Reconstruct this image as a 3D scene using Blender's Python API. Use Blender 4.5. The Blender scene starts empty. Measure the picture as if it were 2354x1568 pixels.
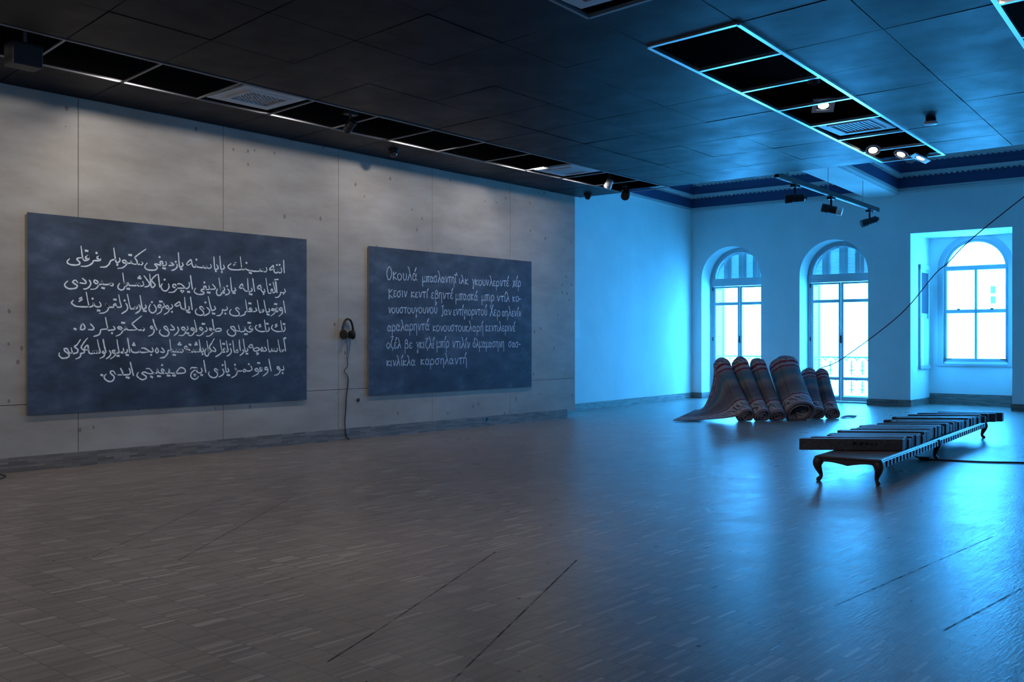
import bpy, bmesh, math, random
from mathutils import Vector, Matrix
random.seed(7)
SC = bpy.context.scene
COL = SC.collection
R = math.radians

# ------------------------------------------------------------------ camera
cam_data = bpy.data.cameras.new('camera')
cam_data.sensor_width = 36.0
cam_data.lens = 34.104
cam_data.clip_start = 0.05
cam_data.clip_end = 400
cam = bpy.data.objects.new('camera', cam_data)
COL.objects.link(cam)
CAMX, CAMY, CAMZ = 11.1664, -4.3608, 1.45
cam.location = (CAMX, CAMY, CAMZ)
cam.rotation_euler = (R(90), 0, R(40.843))
SC.camera = cam

# ------------------------------------------------------------------ sky, lights, exposure
SKY = (1.75, 14.6, 37.0)
world = bpy.data.worlds.new('world')
SC.world = world
world.use_nodes = True
bgn = world.node_tree.nodes['Background']
bgn.inputs[0].default_value = (SKY[0] / 20, SKY[1] / 20, SKY[2] / 20, 1)
bgn.inputs[1].default_value = 20.0
SC.view_settings.view_transform = 'Standard'
SC.view_settings.look = 'None'
SC.view_settings.exposure = 0.0
SC.view_settings.gamma = 1.0
SC.view_settings.use_curve_mapping = False
SC.cycles.use_denoising = True
SC.cycles.max_bounces = 10
SC.cycles.diffuse_bounces = 5
SC.cycles.glossy_bounces = 4
SC.cycles.transparent_max_bounces = 12
SC.cycles.sample_clamp_indirect = 12.0

# window wall frame: s runs along the wall, o outwards, z up
WANG = math.atan2(.03914, .99923)
WM = Matrix.Translation((-1.547, 17.351, 0)) @ Matrix.Rotation(WANG, 4, 'Z')
def WP(s, o, z): return WM @ Vector((s, o, z))
# plaster wall on the left beyond the panelled wall
BANG = math.atan2(5.564, -.491)
BM = Matrix.Translation((-1.056, 11.787, 0)) @ Matrix.Rotation(BANG, 4, 'Z')   # local x along wall, local -y into room
def ceil_z(y): return 4.28 - .008 * y

def add_light(name, kind, loc, target, power, color=(1, 1, 1), size=.1, size_y=None, spread=None, spot=None, blend=.5):
    d = bpy.data.lights.new(name, kind)
    d.energy = power
    d.color = color
    if kind == 'AREA':
        d.shape = 'RECTANGLE' if size_y else 'DISK'
        d.size = size
        if size_y: d.size_y = size_y
        if spread: d.spread = spread
    else:
        d.shadow_soft_size = size
    if kind == 'SPOT':
        d.spot_size = spot; d.spot_blend = blend
    o = bpy.data.objects.new(name, d)
    COL.objects.link(o)
    o.location = loc
    o.rotation_euler = (Vector(target) - Vector(loc)).to_track_quat('-Z', 'Y').to_euler()
    return o
def portal(loc, target, sx, sy):
    o = add_light('daylight_portal', 'AREA', loc, target, 1, size=sx, size_y=sy)
    o.data.cycles.is_portal = True
DOOR_S = (1.077, 3.648, 9.13, 11.70)
for s in DOOR_S: portal(WP(s, .68, 1.9), WP(s, -3, 1.9), 1.7, 3.9)
portal(WP(6.37, 1.75, 2.2), WP(6.37, -1, 2.2), 1.7, 3.2)
portal(WP(7.75, .95, 2.0), WP(5, .95, 2.0), .8, 2.4)
portal(WP(5.0, .95, 2.0), WP(9, .95, 2.0), .8, 2.4)
WARM = (1.0, .93, .87)
for y, p in ((-4.6, 18), (-1.3, 19), (.9, 22), (3.0, 12), (5.2, 19), (7.6, 16), (9.0, 9)):      # wall washers in the open ceiling strip
    add_light('wall_washer', 'AREA', (1.36, y, ceil_z(y) + .034), (0, y, .2), p, WARM, size=.09)
for x, y, p in ((6.6, -1.0, 150), (6.6, -4.0, 200), (9.6, -2.5, 100)):                      # unseen neutral fill, put in the ceiling strips behind the camera
    add_light('gallery_fill', 'SPOT', (x, y, ceil_z(y) + .02), (x - 3.6, y + 3.4, 0), p, WARM, size=.12, spot=R(120), blend=.8)

add_light('carpet_fill', 'SPOT', (9.25, 4.0, ceil_z(4.0) + .02), (3.3, 12.2, .55), 260, WARM, size=.10, spot=R(24), blend=.7)  # added fill that brightens the carpet fronts, no fitting of the room

# ------------------------------------------------------------------ helpers
def material(name, color=(.5, .5, .5), rough=.6, metal=0.0, spec=.5):
    m = bpy.data.materials.new(name)
    m.use_nodes = True
    p = m.node_tree.nodes['Principled BSDF']
    p.inputs['Base Color'].default_value = (*color, 1)
    p.inputs['Roughness'].default_value = rough
    p.inputs['Metallic'].default_value = metal
    p.inputs['Specular IOR Level'].default_value = spec
    return m
class N:
    """small node helper bound to one material"""
    def __init__(s, m):
        s.m = m; s.t = m.node_tree; s.p = s.t.nodes['Principled BSDF']
    def add(s, kind, **kw):
        n = s.t.nodes.new(kind)
        for k, v in kw.items():
            if k.startswith('i_'):
                key = k[2:]
                n.inputs[int(key) if key.isdigit() else key.replace('_', ' ')].default_value = v
            else: setattr(n, k, v)
        return n
    def link(s, a, b): s.t.links.new(a, b)
    def coords(s, scale=(1, 1, 1), rot=(0, 0, 0), out='Object', loc=(0, 0, 0)):
        c = s.add('ShaderNodeTexCoord'); mp = s.add('ShaderNodeMapping')
        mp.inputs['Scale'].default_value = scale; mp.inputs['Rotation'].default_value = rot; mp.inputs['Location'].default_value = loc
        s.link(c.outputs[out], mp.inputs[0]); return mp.outputs[0]
    def noise(s, vec, scale=5, detail=4, rough=.6):
        n = s.add('ShaderNodeTexNoise'); n.inputs['Scale'].default_value = scale; n.inputs['Detail'].default_value = detail; n.inputs['Roughness'].default_value = rough
        s.link(vec, n.inputs['Vector']); return n.outputs['Fac']
    def ramp(s, fac, stops, interp='LINEAR'):
        r = s.add('ShaderNodeValToRGB'); e = r.color_ramp.elements; r.color_ramp.interpolation = interp
        while len(e) < len(stops): e.new(.5)
        for k, (pos, c) in zip(e, stops):
            k.position = pos; k.color = (*c, 1) if len(c) == 3 else c
        s.link(fac, r.inputs[0]); return r.outputs['Color']
    def mix(s, fac, a, b, mode='MIX'):
        n = s.add('ShaderNodeMix', data_type='RGBA', blend_type=mode)
        for sock, v in ((n.inputs[0], fac), (n.inputs[6], a), (n.inputs[7], b)):
            if hasattr(v, 'is_output'): s.link(v, sock)
            elif isinstance(v, (int, float)): sock.default_value = v
            else: sock.default_value = (*v, 1)
        return n.outputs[2]
    def math(s, op, a, b=0.0):
        n = s.add('ShaderNodeMath', operation=op)
        for sock, v in ((n.inputs[0], a), (n.inputs[1], b)):
            if hasattr(v, 'is_output'): s.link(v, sock)
            else: sock.default_value = v
        return n.outputs[0]
    def base(s, c): s.link(c, s.p.inputs['Base Color'])
    def rough(s, c): s.link(c, s.p.inputs['Roughness'])
    def bump(s, h, strength=.3, dist=.01):
        b = s.add('ShaderNodeBump'); b.inputs['Strength'].default_value = strength; b.inputs['Distance'].default_value = dist
        s.link(h, b.inputs['Height']); s.link(b.outputs[0], s.p.inputs['Normal'])

class MB:
    """collects shapes, builds ONE mesh object"""
    def __init__(s): s.v = []; s.f = []; s.mi = []; s.uv = []; s.cur = 0
    def poly(s, pts, faces, uvs=None):
        b = len(s.v); s.v += [tuple(p) for p in pts]
        for k, f in enumerate(faces):
            s.f.append([b + i for i in f]); s.mi.append(s.cur); s.uv.append([uvs[i] for i in f] if uvs else None)
    def box(s, a, b, M=None):
        (x0, y0, z0), (x1, y1, z1) = a, b
        p = [Vector(q) for q in ((x0, y0, z0), (x1, y0, z0), (x1, y1, z0), (x0, y1, z0), (x0, y0, z1), (x1, y0, z1), (x1, y1, z1), (x0, y1, z1))]
        if M is not None: p = [M @ q for q in p]
        s.poly(p, [(0, 3, 2, 1), (4, 5, 6, 7), (0, 1, 5, 4), (1, 2, 6, 5), (2, 3, 7, 6), (3, 0, 4, 7)]); return s
    def bar(s, p, q, w, h, up=(0, 0, 1)):
        p = Vector(p); q = Vector(q); d = (q - p).normalized(); up = Vector(up)
        sd = d.cross(up).normalized(); u2 = sd.cross(d)
        pts = [e + sd * (a * w / 2) + u2 * (b * h / 2) for e in (p, q) for a, b in ((-1, -1), (1, -1), (1, 1), (-1, 1))]
        s.poly(pts, [(0, 1, 2, 3), (7, 6, 5, 4), (0, 4, 5, 1), (1, 5, 6, 2), (2, 6, 7, 3), (3, 7, 4, 0)]); return s
    def prism(s, poly, y0, y1):
        """polygon in local x,z extruded along y"""
        n = len(poly)
        pts = [(x, y0, z) for x, z in poly] + [(x, y1, z) for x, z in poly]
        s.poly(pts, [tuple(range(n)), tuple(reversed(range(n, 2 * n)))] + [(i, i + n, (i + 1) % n + n, (i + 1) % n) for i in range(n)]); return s
    def tube(s, path, r, n=8, caps=True):
        path = [Vector(p) for p in path]; m = len(path)
        rs = r if isinstance(r, (list, tuple)) else [r] * m
        t0 = (path[1] - path[0]).normalized()
        u = t0.orthogonal().normalized(); pts = []
        for i, p in enumerate(path):
            t = (path[min(i + 1, m - 1)] - path[max(i - 1, 0)]).normalized()
            u = (u - t * u.dot(t)).normalized(); w = t.cross(u)
            pts += [p + (u * math.cos(2 * math.pi * k / n) + w * math.sin(2 * math.pi * k / n)) * rs[i] for k in range(n)]
        f = [(i * n + k, i * n + (k + 1) % n, (i + 1) * n + (k + 1) % n, (i + 1) * n + k) for i in range(m - 1) for k in range(n)]
        if caps: f += [tuple(reversed(range(n))), tuple(range((m - 1) * n, m * n))]
        s.poly(pts, f); return s
    def lathe(s, prof, n=24, M=None, caps=True):
        """profile of (r, z) turned about z"""
        pts = [Vector((r * math.cos(2 * math.pi * k / n), r * math.sin(2 * math.pi * k / n), z)) for r, z in prof for k in range(n)]
        if M is not None: pts = [M @ p for p in pts]
        m = len(prof)
        f = [(i * n + k, i * n + (k + 1) % n, (i + 1) * n + (k + 1) % n, (i + 1) * n + k) for i in range(m - 1) for k in range(n)]
        if caps: f += [tuple(reversed(range(n))), tuple(range((m - 1) * n, m * n))]
        s.poly(pts, f); return s
    def grid(s, fn, nu, nv, uvfn=None, closed=False):
        pts = [fn(i / nu, j / nv) for i in range(nu + 1) for j in range(nv + 1)]
        uv = [(i / nu, j / nv) for i in range(nu + 1) for j in range(nv + 1)]
        if uvfn: uv = [uvfn(*q) for q in uv]
        w = nv + 1
        s.poly(pts, [(i * w + j, (i + 1) * w + j, (i + 1) * w + j + 1, i * w + j + 1) for i in range(nu) for j in range(nv)], uv); return s
    def build(s, name, mats, parent=None, M=None, smooth=False, bevel=0, solid=0):
        me = bpy.data.meshes.new(name)
        me.from_pydata(s.v, [], s.f)
        mats = mats if isinstance(mats, (list, tuple)) else [mats]
        for m in mats: me.materials.append(m)
        me.polygons.foreach_set('material_index', s.mi)
        if any(u is not None for u in s.uv):
            lay = me.uv_layers.new(name='UVMap'); k = 0
            for u, f in zip(s.uv, s.f):
                for i in range(len(f)):
                    lay.data[k].uv = u[i] if u else (0, 0); k += 1
        bm = bmesh.new(); bm.from_mesh(me); bmesh.ops.recalc_face_normals(bm, faces=bm.faces); bm.to_mesh(me); bm.free()
        if smooth:
            for p in me.polygons: p.use_smooth = True
            me.set_sharp_from_angle(angle=R(40))
        o = bpy.data.objects.new(name, me); COL.objects.link(o)
        if parent is not None: o.parent = parent
        if M is not None: o.matrix_local = M
        if solid:
            md = o.modifiers.new('thickness', 'SOLIDIFY'); md.thickness = solid; md.offset = 0
        if bevel:
            md = o.modifiers.new('bevel', 'BEVEL'); md.width = bevel; md.segments = 2; md.limit_method = 'ANGLE'
        return o
def empty(name, loc=(0, 0, 0), rz=0.0, M=None):
    o = bpy.data.objects.new(name, None); COL.objects.link(o)
    o.empty_display_size = .1
    if M is not None: o.matrix_world = M
    else: o.location = loc; o.rotation_euler = (0, 0, rz)
    return o
def tag(o, label, cat, group=None, kind=None):
    o['label'] = label; o['category'] = cat
    if group: o['group'] = group
    if kind: o['kind'] = kind
    return o
def struct(o): o['kind'] = 'structure'; return o
def copy_tree(o, parent=None):
    c = o.copy(); COL.objects.link(c); c.parent = parent
    for ch in list(o.children): copy_tree(ch, c)
    return c

# ------------------------------------------------------------------ materials
def m_floor():
    m = material('parquet', (.2, .17, .15), .3); n = N(m)
    v = n.coords(rot=(0, 0, R(90)))
    b = n.add('ShaderNodeTexBrick', offset=0.0, squash=1.0)
    for k, val in (('Scale', 1.0), ('Mortar Size', .0009), ('Mortar Smooth', .1), ('Bias', 0.0), ('Brick Width', .188), ('Row Height', .0235)): b.inputs[k].default_value = val
    b.inputs['Color1'].default_value = (0, 0, 0, 1); b.inputs['Color2'].default_value = (1, 1, 1, 1); b.inputs['Mortar'].default_value = (.4, .4, .4, 1)
    n.link(v, b.inputs['Vector'])
    sep = n.add('ShaderNodeSeparateColor'); n.link(b.outputs['Color'], sep.inputs[0])
    tone = n.ramp(sep.outputs[0], [(0, (.155, .127, .112)), (.5, (.24, .202, .176)), (.92, (.295, .25, .222)), (1, (.50, .455, .42))])
    grain = n.noise(n.coords(scale=(60, 3, 1)), 3, 5)
    c = n.mix(.25, tone, n.ramp(grain, [(.3, (.14, .115, .10)), (.7, (.31, .265, .235))]))
    big = n.noise(n.coords(), .8, 3)
    c = n.mix(n.math('MULTIPLY', big, .35), c, (.15, .128, .115))
    c = n.mix(n.math('MULTIPLY', b.outputs['Fac'], .9), c, (.035, .03, .027))
    xyz = n.add('ShaderNodeSeparateXYZ'); n.link(n.coords(), xyz.inputs[0])
    seam = n.math('LESS_THAN', n.math('FRACT', n.math('DIVIDE', xyz.outputs[1], .188)), .016)
    c = n.mix(n.math('MULTIPLY', seam, .6), c, (.05, .042, .038))
    n.base(c)
    wear = n.noise(n.coords(scale=(1, 1, 1)), 2.2, 5)
    n.rough(n.math('ADD', n.math('MULTIPLY', wear, .14), n.math('ADD', n.math('MULTIPLY', sep.outputs[0], .04), .22)))
    w2 = n.noise(n.coords(scale=(42, 7.0, 1)), 1.6, 3)
    hgt = n.math('ADD', n.math('MULTIPLY', sep.outputs[0], .12), n.math('ADD', n.math('MULTIPLY', w2, 1.3), n.math('MULTIPLY', b.outputs['Fac'], -.5)))
    n.bump(hgt, .75, .0016)
    n.p.inputs['Specular IOR Level'].default_value = .55
    return m
def m_baseboard():
    m = material('parquet_skirting', (.2, .17, .15), .5); n = N(m)
    c = n.add('ShaderNodeTexCoord'); mp = n.add('ShaderNodeMapping'); n.link(c.outputs['Object'], mp.inputs[0])
    xyz = n.add('ShaderNodeSeparateXYZ'); n.link(mp.outputs[0], xyz.inputs[0])
    cmb = n.add('ShaderNodeCombineXYZ'); n.link(n.math('ADD', xyz.outputs[0], xyz.outputs[1]), cmb.inputs[0]); n.link(xyz.outputs[2], cmb.inputs[1])
    b = n.add('ShaderNodeTexBrick', offset=.5)
    for k, val in (('Scale', 1.0), ('Mortar Size', .0012), ('Brick Width', .2), ('Row Height', .024)): b.inputs[k].default_value = val
    b.inputs['Color1'].default_value = (.13, .115, .10, 1); b.inputs['Color2'].default_value = (.26, .235, .21, 1); b.inputs['Mortar'].default_value = (.09, .08, .07, 1)
    n.link(cmb.outputs[0], b.inputs['Vector']); n.base(b.outputs['Color'])
    return m
def m_plywood():
    m = material('birch_plywood', (.55, .5, .44), .62); n = N(m)
    g = n.noise(n.coords(scale=(1, .9, 2.6)), 1.1, 6, .6)
    c = n.ramp(g, [(.25, (.29, .258, .222)), (.5, (.385, .352, .308)), (.78, (.49, .46, .415))])
    blot = n.noise(n.coords(scale=(1, 1, 1)), 1.1, 4)
    c = n.mix(n.math('MULTIPLY', blot, .3), c, (.35, .30, .25))
    vo = n.add('ShaderNodeTexVoronoi', feature='F1'); vo.inputs['Scale'].default_value = 6.5; n.link(n.coords(scale=(1, 1.15, .8)), vo.inputs['Vector'])
    vs = n.add('ShaderNodeSeparateColor'); n.link(vo.outputs['Color'], vs.inputs[0])
    knot = n.math('MULTIPLY', n.math('LESS_THAN', vo.outputs['Distance'], n.math('MULTIPLY', vs.outputs[0], .16)), n.math('GREATER_THAN', vs.outputs[1], .3))
    zone = n.noise(n.coords(loc=(0, 3.1, 1.7)), .75, 2)
    knot = n.math('MULTIPLY', knot, n.math('GREATER_THAN', zone, .46))
    c = n.mix(n.math('MULTIPLY', knot, .55), c, (.08, .065, .055))
    n.base(c); n.bump(g, .1, .002)
    return m
def m_plaster():
    m = material('white_plaster', (.74, .76, .78), .75); n = N(m)
    g = n.noise(n.coords(), 1.5, 5)
    n.base(n.ramp(g, [(.3, (.70, .75, .74)), (.7, (.77, .82, .81))])); n.bump(n.noise(n.coords(), 60, 2), .05, .002)
    return m
def m_tile():
    m = material('black_ceiling_tile', (.02, .022, .027), .42, spec=.085); n = N(m)
    w = n.noise(n.coords(scale=(.6, 1.0, 1)), 1.0, 1, .4)
    n.base(n.ramp(w, [(.3, (.006, .0052, .009)), (.7, (.015, .0118, .021))]))
    n.bump(w, .5, .06)
    n.rough(n.math('ADD', n.math('MULTIPLY', n.noise(n.coords(), 3, 3), .2), .34))
    return m
def m_chalkboard():
    m = material('chalkboard_slate', (.02, .027, .042), .7); n = N(m)
    s1 = n.noise(n.coords(scale=(1, 1.6, 3.2)), 1.5, 6, .65)
    s2 = n.noise(n.coords(scale=(1, .7, .9), loc=(0, 4, 2)), 1.6, 3)
    f = n.math('MULTIPLY', s1, s2)
    n.base(n.ramp(f, [(.12, (.020, .030, .052)), (.26, (.042, .064, .105)), (.42, (.085, .12, .18)), (.6, (.16, .20, .27))]))
    return m
def m_glass():
    m = bpy.data.materials.new('window_glass'); m.use_nodes = True; t = m.node_tree
    t.nodes.remove(t.nodes['Principled BSDF'])
    tr = t.nodes.new('ShaderNodeBsdfTransparent'); tr.inputs[0].default_value = (.94, .97, .97, 1)
    gl = t.nodes.new('ShaderNodeBsdfGlossy'); gl.inputs['Roughness'].default_value = .03
    mx = t.nodes.new('ShaderNodeMixShader'); mx.inputs[0].default_value = .06
    t.links.new(tr.outputs[0], mx.inputs[1]); t.links.new(gl.outputs[0], mx.inputs[2]); t.links.new(mx.outputs[0], t.nodes['Material Output'].inputs[0])
    return m
def m_emit(name, col, strength):
    m = material(name, col, .4); p = m.node_tree.nodes['Principled BSDF']
    p.inputs['Emission Color'].default_value = (*col, 1); p.inputs['Emission Strength'].default_value = strength
    return m
def m_carpet(name, seed, warm):
    m = material(name, (.2, .17, .18), .95, spec=.1); n = N(m)
    uv = n.add('ShaderNodeTexCoord').outputs['UV']; sp = n.add('ShaderNodeSeparateXYZ'); n.link(uv, sp.inputs[0])
    wob = n.noise(n.coords(scale=(1, 1, 1), loc=(seed, 0, 0)), 7, 3)
    v = n.math('ADD', sp.outputs[1], n.math('MULTIPLY', n.math('SUBTRACT', wob, .5), .045))
    cream, grey, red, teal, brown, dark = (.41, .40, .43), (.22, .22, .26), (.20, .02, .04), (.05, .17, .22), (warm[0] * .68, warm[1] * .76, warm[2] * .84), (.035, .03, .045)
    body = n.ramp(v, [(0, grey), (.06, cream), (.24, cream), (.27, grey), (.34, brown), (.5, (brown[0] * .75, brown[1] * .75, brown[2] * .85)), (.62, (.24, .21, .20)), (.68, teal), (.76, (.11, .16, .19)), (.80, grey), (.9, cream), (1, grey)])
    band = n.ramp(v, [(0, (0, 0, 0)), (.015, (0, 0, 0)), (.018, (.8, .8, .8)), (.04, (.8, .8, .8)), (.043, (0, 0, 0)), (.245, (0, 0, 0)), (.248, (1, 1, 1)), (.27, (1, 1, 1)), (.273, (0, 0, 0)), (.80, (0, 0, 0)), (.803, (1, 1, 1)), (.825, (1, 1, 1)), (.828, (0, 0, 0)), (.865, (0, 0, 0)), (.868, (1, 1, 1)), (.90, (1, 1, 1)), (.903, (0, 0, 0))])
    c = n.mix(band, body, red)
    # curling dark border motifs
    wv = n.add('ShaderNodeTexWave', wave_type='RINGS'); wv.inputs['Scale'].default_value = 5.5; wv.inputs['Distortion'].default_value = 9; wv.inputs['Detail'].default_value = 2
    n.link(n.coords(loc=(seed * .7, seed, .3)), wv.inputs['Vector'])
    zone = n.ramp(v, [(0, (0, 0, 0)), (.075, (0, 0, 0)), (.085, (1, 1, 1)), (.20, (1, 1, 1)), (.21, (0, 0, 0)), (.91, (0, 0, 0)), (.92, (1, 1, 1)), (.97, (1, 1, 1)), (.98, (0, 0, 0))])
    mot = n.math('MULTIPLY', n.math('GREATER_THAN', wv.outputs['Fac'], .62), zone)
    c = n.mix(n.math('MULTIPLY', mot, .8), c, dark)
    mott = n.noise(n.coords(loc=(seed, 2, 0)), 9, 5)
    c = n.mix(n.ramp(mott, [(.35, (0, 0, 0)), (.75, (.30, .30, .30))]), c, (.25, .25, .29))
    st = n.noise(n.coords(scale=(1, 1, 1)), 55, 2)
    c = n.mix(n.math('MULTIPLY', st, .3), c, (.08, .07, .08))
    n.base(c); n.bump(st, .4, .006)
    return m
FLOOR = m_floor(); SKIRT = m_baseboard(); PLY = m_plywood(); PLASTER = m_plaster(); TILE = m_tile(); SLATE = m_chalkboard(); GLASS = m_glass()
VOID = material('ceiling_void_black', (.006, .006, .007), .9, spec=.1)
FRAMEW = material('aluminium_ceiling_profile', (.92, .92, .92), .28, metal=1.0)
FRAMEDIM = material('dimmed_ceiling_profile', (.22, .22, .22), .35)  # same metal profiles, darkened in colour where the strips get less light
JOIN = material('painted_joinery', (.40, .43, .45), .45)
SHUT = material('shutter_paint', (.42, .46, .47), .6)
IRON = material('glare_paled_iron', (.45, .47, .48), .6)  # paled to imitate the outdoor glare over the railings; track rods share it
BLACKM = material('black_metal', (.012, .012, .014), .45)
BLACKP = material('black_plastic', (.016, .016, .018), .5)
WHITEM = material('white_enamel', (.82, .83, .84), .35)
VENTW = material('vent_white', (.62, .63, .64), .45)
CHALK = material('white_chalk', (.88, .95, 1.0), .95, spec=.05)
CHALKG = material('soft_white_chalk', (.52, .66, .82), .95, spec=.05)
EDGE = material('board_edge_wood', (.35, .29, .2), .6)
BLUEP = material('cornice_blue_paint', (.03, .055, .15), .65)
CREAM = material('cornice_pale_moulding', (.55, .57, .56), .65)
WOODD = material('dark_walnut', (.045, .028, .026), .42)
CHROME = material('polished_rail', (.75, .76, .8), .25, metal=1.0)
LAMPW = m_emit('lit_lamp_face', (1.0, .96, .90), 14.0)
REDC = material('dark_red_cord', (.16, .02, .03), .7)
PAPER = material('white_card', (.85, .85, .85), .7)
CAPM = material('pale_slat_end', (.30, .28, .31), .6)
def m_slat():
    m = material('weathered_dark_slat', (.08, .07, .075), .55); n = N(m)
    g = n.noise(n.coords(scale=(1.2, 22, 14)), 3, 5)
    inf = n.add('ShaderNodeObjectInfo')
    c = n.ramp(g, [(.25, (.045, .038, .042)), (.55, (.10, .09, .095)), (.8, (.20, .185, .19))])
    c = n.mix(n.math('MULTIPLY', inf.outputs['Random'], .45), c, (.05, .045, .05))
    n.base(c); return m
SLATM = m_slat()
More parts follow.
